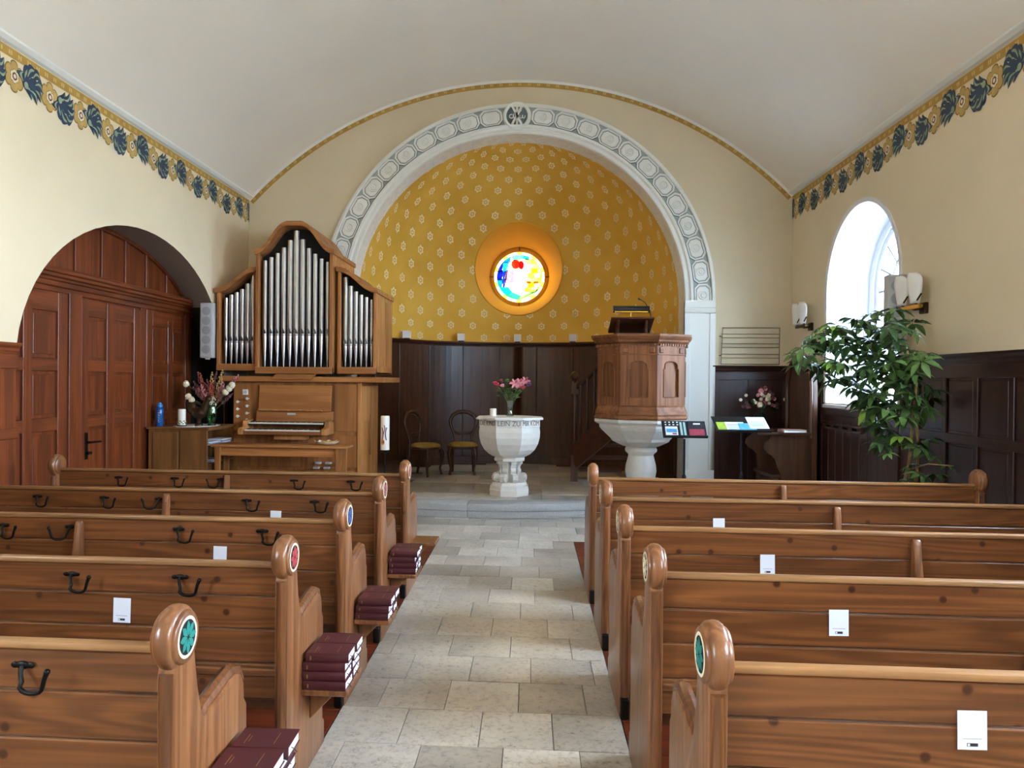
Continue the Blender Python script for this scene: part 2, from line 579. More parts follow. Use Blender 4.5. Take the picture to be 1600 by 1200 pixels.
# gold painted band under the vault, with pale dashes
def band(wall, pts3, nrm, h, inward):
    """pts3: polyline of the upper edge; inward: list of unit vectors pointing down the wall"""
    b, d = B(), B()
    o = Vector(nrm) * .003
    for i in range(len(pts3) - 1):
        p, q = Vector(pts3[i]) + o, Vector(pts3[i + 1]) + o
        u, v = Vector(inward[i]) * h, Vector(inward[i + 1]) * h
        b.add([p, q, q + v, p + u], [(0, 1, 2, 3)])
        L = (q - p).length
        m_ = max(1, int(L / .105))
        for j in range(m_):
            t = (j + .5) / m_
            w = .014 / L
            for s0 in (-1.35, .35):
                t0, t1 = t + s0 * w, t + (s0 + 1) * w
                a0, a1 = p.lerp(q, t0), p.lerp(q, t1)
                e = u.lerp(v, t)
                oo = Vector(nrm) * .002
                d.add([a0 + e * .28 + oo, a1 + e * .28 + oo, a1 + e * .72 + oo, a0 + e * .72 + oo], [(0, 1, 2, 3)])
    g = b.build('gold_band', M['gold'], wall)
    tag(d.build('band_dashes', M['tan_pale'], g), kind='stuff')
M['tan_pale'] = plain('paint_pale_gold', '#cdb472', .7, var=.05)
band(wallL, [(XL, YF, ZS - .01), (XL, YB, ZS - .01)], (1, 0, 0), .075, [(0, 0, -1)] * 2)
band(wallR, [(XR, YF, ZS - .01), (XR, YB, ZS - .01)], (-1, 0, 0), .075, [(0, 0, -1)] * 2)
arc = [(XC + (RV - .012) * sin(-ang + 2 * ang * k / 64), YB, ZV + (RV - .012) * cos(-ang + 2 * ang * k / 64)) for k in range(65)]
arc = [(x, y, z) for x, y, z in arc if z > ZS - .05]
band(wallB, arc, (0, -1, 0), .075, [Vector((XC - p[0], 0, ZV - p[2])).normalized() for p in arc])
bm_ = B()
for k in range(48):
    bm_.add([(XC + (RV - .03 * (1 - j)) * sin(-ang + 2 * ang * (k + i) / 48), YB - .03 * j, ZV + (RV - .03 * (1 - j)) * cos(-ang + 2 * ang * (k + i) / 48)) for i, j in ((0, 0), (1, 0), (1, 1), (0, 1))], [(0, 1, 2, 3)])
bm_.build('vault_edge_moulding', M['moulding'], ceil)

# painted frieze: alternating six-petalled flowers and acanthus sprays
def flower_motif():
    b = B()
    def rose(r, k, z, n=48):
        return [(0.0, rr * sin(t), rr * cos(t)) for t in [2 * pi * i / n for i in range(n)] for rr in [r * (1.08 - 2.6 * k + 2.6 * k * abs(cos(3 * t)) ** .55)]]
    for i, (r, k, m_) in enumerate(((.104, .10, 1), (.094, .11, 0), (.048, .10, 1), (.043, .10, 2), (.026, .05, 3), (.014, 0, 2))):
        b.mat(m_)
        b.poly([(i * .0012, y, z) for _, y, z in rose(r, k, 0)])
    return b
def leaf_motif():
    b = B()
    pet = [(-.10, .015, .02, .105, .030), (-.06, .05, .055, .110, .028), (.0, .06, .10, .075, .026), (.03, .02, .125, -.01, .026), (.0, -.03, .10, -.085, .024), (-.04, -.04, .05, -.12, .022), (-.09, -.03, -.01, -.105, .026), (-.11, .0, -.10, .07, .03)]
    for i, (y0, z0, y1, z1, w) in enumerate(pet):
        for m_, k, o in ((0, 1.0, 0), (1, .24, .0012)):
            b.mat(m_)
            L = []
            n = 8
            dy, dz = y1 - y0, z1 - z0
            ln = sqrt(dy * dy + dz * dz)
            ny, nz = -dz / ln, dy / ln
            for j in range(n + 1):
                t = j / n
                ww = w * 1.55 * k * sin(pi * min(1, t * .92 + .10)) ** .8
                bend = .035 * sin(pi * t)
                L.append((y0 + dy * t + ny * (bend + ww), z0 + dz * t + nz * (bend + ww), y0 + dy * t + ny * (bend - ww), z0 + dz * t + nz * (bend - ww)))
            x = .0015 * (i % 3) + o
            for a, c in zip(L, L[1:]):
                b.add([(x, a[0], a[1]), (x, c[0], c[1]), (x, c[2], c[3]), (x, a[2], a[3])], [(0, 1, 2, 3)])
    b.mat(0)
    b.ball((.0, -.07, .0), .052, (.02, 1, 1), 12)
    b.ball((.0, .015, .0), .065, (.015, 1, 1), 12)
    b.mat(1)
    b.ball((.002, -.075, -.02), .026, (.02, 1, 1), 10)
    return b
fl0 = flower_motif().build('painted_flower', [M['tan'], M['tan_line'], M['cream'], M['plum']], wallL)
lf0 = leaf_motif().build('painted_leaf', [M['navy'], M['sage']], wallL)
first = True
for wall, x, s in ((wallL, XL, 1), (wallR, XR, -1)):
    for k in range(-6, 18):
        y = 5.85 - .42 * 6 + (k + 0) * .42 if True else 0
        y = 5.85 + k * .42 - .42 * 2
        if y < 3.6 or y > YB - .05:
            continue
        f = fl0 if first else fl0.copy()
        l = lf0 if first else lf0.copy()
        if not first:
            COL.objects.link(f)
            COL.objects.link(l)
            f.parent = l.parent = wall
        first = False
        f.location = (x + s * .004, y, ZS - .215)
        f.scale = (s, 1, 1.12)
        l.location = (x + s * .004, y + .21, ZS - .21)
        l.scale = (s, 1, 1.1 if k % 2 else -1.1)
        if y + .3 > YB:
            l.scale = (s, .55, 1.1)
            l.location.y = y + .11

# ---------------------------------------------------------------- apse
zb = 2.27
XO, ZO, RO = 0.0, 3.49 - ZA, .745
def apse_y(x, z):
    if z <= 0:
        return sqrt(max(0, RA * RA - x * x))
    return sqrt(max(0, RA * RA - x * x - z * z))
def bound(a):
    dx, dz = cos(a), sin(a)
    lo, hi = RO, 6.0
    for _ in range(40):
        m_ = (lo + hi) / 2
        x, z = XO + m_ * dx, ZO + m_ * dz
        ok = (z > zb - ZA) and (abs(x) < RA if z <= 0 else x * x + z * z < RA * RA)
        if ok: lo = m_
        else: hi = m_
    return lo
angA = sorted([2 * pi * k / 192 for k in range(192)] + [atan2(zb - ZA - ZO, RA) % (2 * pi), atan2(zb - ZA - ZO, -RA) % (2 * pi)])
NA, NR = len(angA), 40
vs, fs, uvs, ces = [], [], [], []
for k in range(NA):
    a = angA[k]
    Lb = bound(a)
    for j in range(NR + 1):
        t = sin(j / NR * pi / 2)
        d = RO + (Lb - RO) * t
        x, z = XO + d * cos(a), ZO + d * sin(a)
        y = apse_y(x, z)
        vs.append((XA + x, YA + y, ZA + z))
        el = math.asin(max(-1, min(1, z / RA))) if z > 0 else 0
        ph = atan2(x, y)
        gsp = .4 * (1 - .40 * min(1, max(0, el - .75) / .58))
        uvs.append((ph * RA * cos(el) / gsp, ((z if z <= 0 else RA * el * .82) + ZA - 2.345) / .203))
        ces.append(gsp)
for k in range(NA):
    for j in range(NR):
        k2 = (k + 1) % NA
        fs.append((k * (NR + 1) + j, k * (NR + 1) + j + 1, k2 * (NR + 1) + j + 1, k2 * (NR + 1) + j))
me = bpy.data.meshes.new('wall_apse')
me.from_pydata(vs, [], fs)
ul = me.uv_layers.new(name='stencil')
for lp in me.loops:
    ul.data[lp.index].uv = uvs[lp.vertex_index]
at = me.attributes.new('ce', 'FLOAT', 'POINT')
at.data.foreach_set('value', ces)
for p in me.polygons:
    p.use_smooth = True
me.materials.append(apse_material(RA))
wallA = struct(bpy.data.objects.new('wall_apse', me))
COL.objects.link(wallA)
# plain lower wall behind the panelling + intrados
b = B()
for k in range(36):
    p0, p1 = pi * k / 36, pi * (k + 1) / 36
    b.add([(XA + RA * cos(p0), YA + RA * sin(p0), 0), (XA + RA * cos(p1), YA + RA * sin(p1), 0), (XA + RA * cos(p1), YA + RA * sin(p1), zb), (XA + RA * cos(p0), YA + RA * sin(p0), zb)], [(0, 1, 2, 3)])
b.build('lower_wall', wood('oak', 'Z'), wallA, smooth=True)
b = B()
pts = [(XA + RA, 0)] + [(XA + RA * cos(pi * k / 48), ZA + RA * sin(pi * k / 48)) for k in range(49)] + [(XA - RA, 0)]
for (x0, z0), (x1, z1) in zip(pts, pts[1:]):
    b.add([(x0, YB - .03, z0), (x1, YB - .03, z1), (x1, YA, z1), (x0, YA, z0)], [(0, 1, 2, 3)])
b.build('arch_intrados', M['white'], wallA, smooth=True)
# oculus reveal
b = B()
yo = 13.30
ro = .535
prof = []
for k in range(64):
    a = 2 * pi * k / 64
    x, z = XO + RO * cos(a), ZO + RO * sin(a)
    prof.append(((XA + x, YA + apse_y(x, z), ZA + z), (XA + ro * cos(a), yo - .12, ZA + ZO - .02 + ro * sin(a)), (XA + ro * cos(a), yo + .12, ZA + ZO - .02 + ro * sin(a))))
for k in range(64):
    p, q = prof[k], prof[(k + 1) % 64]
    b.add([p[0], q[0], q[1], p[1]], [(0, 1, 2, 3)])
    b.add([p[1], q[1], q[2], p[2]], [(0, 1, 2, 3)])
b.build('oculus_reveal', M['ochre'], wallA, smooth=True)
b = B()
for k in range(64):
    p, q = prof[k][0], prof[(k + 1) % 64][0]
    b.tube([(p[0], p[1] - .004, p[2]), (q[0], q[1] - .004, q[2])], .012, 6, False)
b.build('oculus_rim', M['ochre'], wallA, smooth=True)

# stained glass in the oculus
oc = (XA, yo, ZA + ZO - .02)
win = struct(B().lathe([(.455, -.02), (.455, -.05), (.50, -.06), (.535, -.04), (.535, .03), (.455, .03), (.455, -.02)], 64, oc, 0, 'Y', False).build('window_2', M['ochre'], smooth=True))
bars = B()
for a in range(4):
    t = a * pi / 2
    bars.tube([(oc[0] + .47 * cos(t), yo - .055, oc[2] + .47 * sin(t)), (oc[0] + .56 * cos(t), yo - .075, oc[2] + .56 * sin(t))], .012, 6)
bars.build('retaining_bracket', M['olive'], win)
GL = {}
def gcol(hexc, k_=.30):
    key, hexc0 = (hexc, k_), hexc
    hexc = key
    if hexc not in GL:
        c = lin(hexc0)
        GL[hexc] = glass('stained_' + hexc0[1:], tuple(k_ * k ** 1.5 for k in c[:3]) + (1,), .97)
    return GL[hexc]
lead = B()
def pane(pts, hexc, layer=0, name='pane'):
    P3 = [(oc[0] + x, oc[2] + z) for x, z in pts]
    y = yo - .004 * layer
    B().prism(P3, 'Y', y - .0015, y + .0015).build(name, gcol(hexc, .48 if layer == 0 else .9), win)
    lead.tube([(x, y - .002, z) for x, z in P3] + [(P3[0][0], y - .002, P3[0][1])], .0032, 5, False)
for k in range(30):
    t0, t1 = 2 * pi * k / 30, 2 * pi * (k + 1) / 30
    pane([(.405 * cos(t0), .405 * sin(t0)), (.455 * cos(t0), .455 * sin(t0)), (.455 * cos(t1), .455 * sin(t1)), (.405 * cos(t1), .405 * sin(t1))], ['#fff3c8', '#ffe28a', '#ffffff'][k % 3], 0, 'border_pane')
def clipc(x, z, r=.405):
    d = sqrt(x * x + z * z)
    return (x, z) if d <= r else (x * r / d, z * r / d)
def patch(pts, hexc, layer=0):
    # subdivide and clip to the roundel
    out = []
    for i in range(len(pts)):
        (x0, z0), (x1, z1) = pts[i], pts[(i + 1) % len(pts)]
        for t in (0, .34, .67):
            out.append(clipc(x0 + (x1 - x0) * t, z0 + (z1 - z0) * t))
    cl = []
    for p in out:
        if not cl or (abs(p[0] - cl[-1][0]) + abs(p[1] - cl[-1][1])) > .004:
            cl.append(p)
    if len(cl) > 2:
        pane(cl, hexc)
B().lathe([(.41, .006), (.41, .009)], 48, oc, 0, 'Y').build('backing_pane', gcol('#fff6dc', .9), win)
# sky panes on the left, masonry panes on the right, hills below, figure in the middle
sky = ['#2f7fe0', '#36b4f0', '#4a6fd8', '#59d0f5', '#2c66cc']
rowsz = [.45, .26, .10, -.05, -.18]
for i in range(4):
    xs = [-.46, -.30, -.16 - .03 * i]
    for j in range(2):
        patch([(xs[j], rowsz[i]), (xs[j + 1], rowsz[i] + .03), (xs[j + 1] - .01, rowsz[i + 1]), (xs[j], rowsz[i + 1])], sky[(i * 2 + j) % 5])
patch([(-.16, .46), (.10, .46), (.06, .33), (-.12, .30)], '#9fd6f6')
patch([(.10, .46), (.2, .46), (.17, .30), (.06, .33)], '#69c6ee')
mas = ['#fff0b8', '#ffe79a', '#fff8dc', '#ffd760', '#fff3cc']
c_ = 0
for i in range(7):
    z1, z0 = .33 - i * .085, .33 - (i + 1) * .085
    x = .10 + (.05 if i % 2 else 0)
    while x < .45:
        patch([(x, z0), (x + .115, z0), (x + .115, z1), (x, z1)], mas[c_ % 5])
        x += .115
        c_ += 1
for pts_, h_ in (([(-.45, -.18), (-.2, -.18), (-.12, -.27), (-.3, -.36), (-.45, -.3)], '#49c9d8'), ([(-.3, -.36), (-.12, -.27), (.02, -.33), (-.02, -.45), (-.2, -.45)], '#7fe0c8'),
                 ([(.02, -.33), (.2, -.27), (.45, -.27), (.3, -.45), (-.02, -.45)], '#bfeec2'), ([(.2, -.27), (.1, -.265), (.1, -.2), (.45, -.26)], '#e8f6d8'),
                 ([(-.2, .30), (-.12, .30), (-.02, .12), (-.08, -.12), (-.2, -.18), (-.3, -.16), (-.26, .06)], '#f4f0ff'),   # wing
                 ([(-.12, .30), (.06, .33), (.10, .2), (.08, .06), (-.02, .12)], '#ffe9dc'),
                 ([(-.02, .12), (.08, .06), (.10, -.08), (.0, -.14), (-.08, -.12)], '#e6fbff'),                              # robe
                 ([(-.2, -.18), (-.08, -.12), (.0, -.14), (.10, -.08), (.1, -.265), (.02, -.33), (-.12, -.27)], '#ffffff')):
    patch(pts_, h_)
for x0, x1 in ((-.25, -.18), (-.17, -.10)):
    pane([(x0, -.10), (x1, -.10), (x1, .10), (x0, .12)], '#f2c9dc', 2)
pane([(-.07 + .075 * cos(t * pi / 8), .235 + .085 * sin(t * pi / 8)) for t in range(16)], '#ff8a3a', 2)
pane([(-.045 + .045 * cos(t * pi / 6), .225 + .055 * sin(t * pi / 6)) for t in range(12)], '#ffdcc0', 3)
pane([(.03 + .05 * cos(t * pi / 6), .22 + .075 * sin(t * pi / 6)) for t in range(12)], '#e8546a', 1)
for x0 in (.13, .26):
    pane([(x0, -.11), (x0 + .08, -.11), (x0 + .08, -.075), (x0, -.075)], '#f0a500', 2)
lead.build('lead_came', M['iron'], win)

# ---------------------------------------------------------------- moulded arch, coffers, pilasters
trim = tag(thing('trim_1', None, None), kind='structure')
def arch_sweep(name, prof, mat, parent, n=96):
    b = B()
    for k in range(n):
        a0, a1 = pi * k / n, pi * (k + 1) / n
        for (r0, y0), (r1, y1) in zip(prof, prof[1:]):
            b.add([(XA + r0 * cos(a0), y0, ZA + r0 * sin(a0)), (XA + r1 * cos(a0), y1, ZA + r1 * sin(a0)), (XA + r1 * cos(a1), y1, ZA + r1 * sin(a1)), (XA + r0 * cos(a1), y0, ZA + r0 * sin(a1))], [(0, 1, 2, 3)])
    return b.build(name, mat, parent, smooth=True)
arch_sweep('inner_moulding', [(2.29, YB + .01), (2.29, YB - .03), (2.305, YB - .05), (2.33, YB - .05), (2.34, YB - .035), (2.36, YB - .035), (2.375, YB - .07), (2.405, YB - .07), (2.415, YB - .05)], M['moulding'], trim)
arch_sweep('frieze_ground', [(2.415, YB - .05), (2.42, YB - .03), (2.645, YB - .03), (2.65, YB - .05)], M['groove'], trim)
arch_sweep('outer_moulding', [(2.65, YB - .05), (2.655, YB - .08), (2.675, YB - .08), (2.685, YB - .06), (2.70, YB - .06), (2.70, YB + .01)], M['moulding'], trim)
def oct_ring(b, hw, hh, ch, y):
    return [(hw - ch, -hh), (hw, -hh + ch), (hw, hh - ch), (hw - ch, hh), (-hw + ch, hh), (-hw, hh - ch), (-hw, -hh + ch), (-hw + ch, -hh)]
def coffer():
    b = B()
    lev = [(.158, .114, .056, 0), (.155, .111, .055, -.024), (.138, .097, .048, -.026), (.130, .090, .045, -.010), (.122, .083, .042, -.009), (.112, .075, .038, -.018)]
    rings = [[(x, y, z) for x, z in oct_ring(b, hw, hh, ch, y)] for hw, hh, ch, y in lev]
    vs = [p for r in rings for p in r]
    fs = []
    for j in range(len(rings) - 1):
        for k in range(8):
            fs.append((j * 8 + k, j * 8 + (k + 1) % 8, (j + 1) * 8 + (k + 1) % 8, (j + 1) * 8 + k))
    for j in range(len(rings) - 1):
        b.mat(1 if j in (0, 3) else 0)
        b.add(rings[j] + rings[j + 1], [(k, (k + 1) % 8, 8 + (k + 1) % 8, 8 + k) for k in range(8)])
    b.mat(0)
    b.add(rings[-1], [tuple(range(8))])
    b.lathe([(.060, -.018), (.056, -.034), (.050, -.034), (.042, -.018)], 20, (0, 0, 0), 0, 'Y', False)
    b.lathe([(.030, -.018), (.026, -.033), (.016, -.033), (.012, -.024), (0.0001, -.026)], 20, (0, 0, 0), 0, 'Y', False)
    return b
cf = None
for s in (1, -1):
    for k in range(12):
        a = radians(1.6 + 7.3 * k)
        a = a if s == 1 else pi - a
        o = coffer().build('coffer', [M['moulding'], M['slate']], trim, smooth=False) if cf is None else cf.copy()
        if cf is None:
            cf = o
            for p in cf.data.polygons: p.use_smooth = True
            cf.data.set_sharp_from_angle(angle=radians(25))
        else:
            COL.objects.link(o)
            o.parent = trim
        o.location = (XA + 2.533 * cos(a), YB - .03, ZA + 2.533 * sin(a))
        o.rotation_euler = (0, pi / 2 - a, 0)
# medallion with the christogram between alpha and omega
md = B().lathe([(.0001, -.05), (.155, -.05), (.16, -.075), (.18, -.085), (.19, -.075), (.195, -.05), (.195, 0)], 40, (XA, YB - .0, ZA + 2.533), 0, 'Y', False).build('medallion', M['moulding'], trim, smooth=True)
b = B()
yc, zc = YB - .06, ZA + 2.533
for t in (radians(62), radians(118)):
    b.bar((XA - .14 * cos(t), yc, zc - .14 * sin(t)), (XA + .14 * cos(t), yc, zc + .14 * sin(t)), .03, .03, (0, 1, 0))
b.bar((XA, yc, zc - .145), (XA, yc, zc + .14), .028, .03, (0, 1, 0))
b.tube([(XA, yc, zc + .135)] + [(XA + .012 + .045 * sin(t * pi / 8), yc, zc + .09 + .045 * cos(t * pi / 8)) for t in range(0, 9)] + [(XA, yc, zc + .045)], .011, 6)
# alpha
b.tube([(XA - .075 + .03 * cos(t * pi / 8), yc, zc - .01 + .026 * sin(t * pi / 8)) for t in range(3, 15)], .008, 5)
b.tube([(XA - .045, yc, zc + .02), (XA - .052, yc, zc - .01), (XA - .04, yc, zc - .035)], .008, 5)
# omega
for dx in (.055, .092):
    b.tube([(XA + dx + .018 * cos(t * pi / 8), yc, zc - .012 + .026 * sin(t * pi / 8)) for t in range(6, 18)], .007, 5)
b.build('christogram', M['moulding'], md, smooth=True)
B().lathe([(.146, -.0515), (.14, -.053), (.0001, -.053)], 36, (XA, YB, zc), 0, 'Y', False).build('medallion_ground', M['slate'], md, smooth=True)
# pilasters
for s in (1, -1):
    x0, x1 = XA + s * 2.29, XA + s * 2.70
    p = B().box(x0, x1, YB - .05, YB + .0, .0, ZA + .004).build('pilaster', M['moulding'], trim)
    b = B()
    xa, xb = min(x0, x1), max(x0, x1)
    for (a0, a1, z0, z1) in ((xa, xa + .08, .42, ZA - .17), (xb - .075, xb, .42, ZA - .17), (xa, xb, ZA - .17, ZA - .1), (xa, xb, .17, .42)):
        b.box(a0, a1, YB - .062, YB - .045, z0, z1)
    b.build('pilaster_frame', M['moulding'], p, bev=.004)
    B().prism([(xa - .0, ZA - .1), (xb, ZA - .1), (xb + .004, ZA - .06), (xb, ZA + .005), (xa, ZA + .005)], 'Y', YB - .066, YB).build('capital', M['moulding'], p, bev=.006)
# ---------------------------------------------------------------- floors
fl = struct(B().box(XL - .6, XR + .1, YF, YB + 3.0, -.12, -.03).build('floor', M['slab_base']))
STONE = []
def slab_mesh(w, d, h=.03):
    b = B().box(-w / 2, w / 2, -d / 2, d / 2, 0, h)
    o = b.build('stone_slab', M['slab'], fl, bev=.0015)
    return o
protos = {}
def slab(x0, x1, y0, y1, ztop=0.0, parent=fl):
    w, d = round(x1 - x0, 3) - .003, round(y1 - y0, 3) - .003
    if (w, d) not in protos:
        protos[w, d] = o = slab_mesh(w, d)
    else:
        o = protos[w, d].copy()
        COL.objects.link(o)
    o.parent = parent
    o.location = ((x0 + x1) / 2, (y0 + y1) / 2, ztop - .03 + random.uniform(-.001, .001))
AX0, AX1 = -.905, .442
rnd = random.Random(3)
y, row = -1.0, 0
while y < 7.15:
    y2 = y + .35
    x = AX0 - (.0 if row % 2 else .0)
    first_w = (.33, .17, .25, .10)[row % 4]
    xs = [AX0, AX0 + first_w]
    while xs[-1] < AX1 - .40:
        xs.append(xs[-1] + rnd.choice((.33, .34, .36)))
    if AX1 - xs[-1] < .07: xs.pop()
    xs.append(AX1)
    for a, c in zip(xs, xs[1:]):
        slab(a, c, y, y2)
    y, row = y2, row + 1
YX = y                                   # cross aisle in front of the pews
while y < 8.75:
    x = -3.3 + (.2 if row % 2 else 0)
    while x < 3.2:
        slab(x, x + .4, y, y + .35)
        x += .4
    y, row = y + .35, row + 1
# wooden floors under the pews
for s, xa, xb in ((-1, XL, AX0 - .005), (1, AX1 + .005, XR)):
    pf = struct(B().box(xa, xb, YF, YX - .005, -.05, -.022).build('floor', M['slab_base']))
    pl = None
    for k in range(21):
        if pl is None:
            pl = B().box(-(xb - xa) / 2, (xb - xa) / 2, 0, .293, -.022, 0).build('floor_plank', wood('floor', 'X'), pf, bev=.002)
            o = pl
        else:
            o = pl.copy()
            COL.objects.link(o)
            o.parent = pf
        o.location = ((xa + xb) / 2, YX - .3 - k * .3, random.uniform(-.001, .0))
# raised platform of the chancel with a curved granite step
def step_y(x):
    return 8.52 + (.14 * (x + .55) ** 2 if x > -.55 else .09 * (x + .55) ** 2)
plat = struct(B().prism([(x / 10, step_y(x / 10) + .03) for x in range(-19, 20)] + [(2.2, YB), (2.06, YB + .4), (1.6, 12.4), (0, 12.9), (-1.6, 12.5), (-2.5, YB + .4), (-2.5, YB), (-3.95, YB), (-3.95, 8.0), (-1.95, 8.0)], 'Z', -.02, .135).build('platform_floor', M['slab_base']))
stp = struct(thing('trim_2', None, None))
edges = [-1.95, -1.02, -.0, .79, 1.92]
edges = [-1.95, -.72, .76, 1.92]
for a, c in zip(edges, edges[1:]):
    for zz0, zz1, ex in ((0.0, .085, .0), (.088, .17, -.02)):
        pts_ = [(a + .002 + (c - a - .004) * k / 8, step_y(a + (c - a) * k / 8) + ex) for k in range(9)]
        pts_ += [(x_, y_ + .30 - ex) for x_, y_ in reversed(pts_)]
        B().prism(pts_, 'Z', zz0, zz1).build('step_stone', M['granite'], stp, bev=.008, seg=2)
y = 8.86
row = 0
while y < 12.6:
    half = 1.9 if y < 9.6 else (2.0 if y < 10.2 else sqrt(max(.1, RA ** 2 - (max(0, y + .2 - YA)) ** 2)) - .12)
    x = -1.95 + (.3 if row % 2 else 0)
    while x < 1.9:
        if XA - half - .3 < x and x + .55 < XA + half + .4 and step_y(x) + .3 < y + .02 and step_y(x + .6) + .3 < y + .02:
            slab(x, x + .6, y, y + .45, .17, plat)
        x += .6
    y, row = y + .45, row + 1
for x in [-1.95 + .3 * k for k in range(13)]:     # cut pieces behind the curved step
    y0 = max(step_y(x), step_y(x + .3)) + .305
    if y0 < 8.85:
        slab(x, x + .3, round(y0, 2), 8.86, .17, plat)
    elif y0 < 9.3:
        slab(x, x + .3, round(y0, 2), 9.31, .165, plat)

# ---------------------------------------------------------------- windows
def window(idx, yc, side, detailed=True):
    """side +1: right wall, -1: left wall"""
    x0 = XR if side > 0 else XL
    h, z0, zs = .865, 1.38, 2.665
    T = .52
    xg = x0 + side * T
    outline = [(yc - h, z0), (yc + h, z0)] + [(yc + h * cos(pi * k / 32), zs + h * sin(pi * k / 32)) for k in range(33)]
    outline = [(yc - h, z0), (yc + h, z0), (yc + h, zs)] + [(yc + h * cos(pi * k / 32), zs + h * sin(pi * k / 32)) for k in range(1, 32)] + [(yc - h, zs)]
    w = thing('window_%d' % idx, None, None)
    struct(w)
    b = B()
    n = len(outline)
    for i in range(n):
        (ya, za), (yb, zb_) = outline[i], outline[(i + 1) % n]
        if i == 0:
            b.add([(x0, ya, za - .02), (x0, yb, zb_ - .02), (xg + side * .1, yb, zb_ + .03), (xg + side * .1, ya, za + .03)], [(0, 1, 2, 3)])
        else:
            b.add([(x0, ya, za), (x0, yb, zb_), (xg + side * .1, yb, zb_), (xg + side * .1, ya, za)], [(0, 1, 2, 3)])
    b.build('window_reveal', M['reveal'], w)
    # pale raised edge round the opening
    b = B()
    for i in range(1, n):
        (ya, za), (yb, zb_) = outline[i], outline[(i + 1) % n]
        def o_(p, d):
            if p[1] <= zs + 1e-6: return (p[0] + (d if p[0] > yc else -d), p[1])
            return (yc + (p[0] - yc) * (1 + d / h), zs + (p[1] - zs) * (1 + d / h))
        A, C = o_((ya, za), .045), o_((yb, zb_), .045)
        xx_ = x0 - side * .012
        b.add([(xx_, ya, za), (xx_, yb, zb_), (xx_, C[0], C[1]), (xx_, A[0], A[1])], [(0, 1, 2, 3)])
        b.add([(x0, A[0], A[1]), (x0, C[0], C[1]), (xx_, C[0], C[1]), (xx_, A[0], A[1])], [(0, 1, 2, 3)])
    b.build('window_edge', M['reveal'], w)
    B().box(x0 - side * .03, xg, yc - h - .03, yc + h + .03, z0 - .06, z0 - .02).build('window_sill', M['reveal'], w, bev=.005)
    if not detailed:
        B().box(xg, xg + side * .01, yc - h, yc + h, z0, zs + h).build('pane', M['glass'], w)
        return w
    def arc_bar(r0, r1, xa, xb, name, mat=M['reveal'], legs=True):
        b = B()
        pts_i = [(yc - r0, z0)] * 0
        path = ([(-1, z0)] if legs else []) + [(k, None) for k in range(33)] + ([(1, z0)] if legs else [])
        def pt(r, it):
            if it[1] is not None: return (yc + (-r if it[0] < 0 else r), it[1])
            a = pi - pi * it[0] / 32
            return (yc + r * cos(a), zs + r * sin(a))
        for p, q in zip(path, path[1:]):
            A0, A1, C0, C1 = pt(r0, p), pt(r1, p), pt(r0, q), pt(r1, q)
            vs = [(x, *P_) for x in (xa, xb) for P_ in (A0, A1, C1, C0)]
            b.add(vs, [(0, 1, 2, 3), (4, 7, 6, 5), (0, 3, 7, 4), (1, 5, 6, 2)])
        return b.build(name, mat, w, smooth=False)
    arc_bar(h - .10, h, xg - side * .04, xg + side * .06, 'window_frame')
    arc_bar(h - .16, h - .10, xg - side * .015, xg + side * .05, 'inner_frame')
    g = .012
    hi = h - .16
    bars_ = B()
    xa, xb = xg, xg + side * .02
    for yy in (-.30, 0, .30):
        ztop = zs + (sqrt(hi * hi - yy * yy) if yy == 0 else 0)
        bars_.box(xa, xb, yc + yy - g, yc + yy + g, z0, ztop)
    for zz in (z0 + .1, 1.85, 2.26, zs):
        bars_.box(xa, xb, yc - hi, yc + hi, zz - g, zz + g)
    for a in (pi / 4, 3 * pi / 4, pi * .12, pi * .88):
        bars_.bar(((xa + xb) / 2, yc + .40 * cos(a), zs + .40 * sin(a)), ((xa + xb) / 2, yc + hi * cos(a), zs + hi * sin(a)), .02, .02)
    bars_.build('glazing_bars', M['lead_grey'], w)
    arc_bar(.39, .41, xa, xb, 'tracery_arch', M['lead_grey'], False)
    zsr = [z0, 1.85, 2.26, zs]
    ysr = [-hi, -.30, 0, .30, hi]
    for i in range(3):
        for j in range(4):
            B().box(xg + side * .006, xg + side * .012, yc + ysr[j], yc + ysr[j + 1], zsr[i], zsr[i + 1]).build('pane', M['glass_frost'], w)
    for k in range(6):
        a0, a1 = pi * k / 6, pi * (k + 1) / 6
        B().prism([(yc + r * cos(a), zs + r * sin(a)) for r, a in [(.4, a0), (hi, a0)] + [(hi, a0 + (a1 - a0) * t / 4) for t in range(1, 5)] + [(.4, a1)]], 'X', xg + side * .006, xg + side * .012).build('pane', M['glass_frost'], w)
    for k in range(2):
        B().prism([(yc, zs)] + [(yc + .4 * cos(pi / 2 * k + pi / 2 * t / 6), zs + .4 * sin(pi / 2 * k + pi / 2 * t / 6)) for t in range(7)], 'X', xg + side * .006, xg + side * .012).build('pane', M['glass_frost'], w)
    return w
M['lead_grey'] = plain('lead_grey', '#8d9296', .6)
window(1, WIN_R[0][0], 1)
window(3, WIN_R[1][0], 1, False)
window(4, WIN_R[2][0], 1, False)
window(5, WIN_L[0][0], -1, False)
gd = struct(B().lathe([(30, -.5), (.01, -.5)], 48, (0, 4, 0), 0, 'Z', False).build('ground', M['grass']))

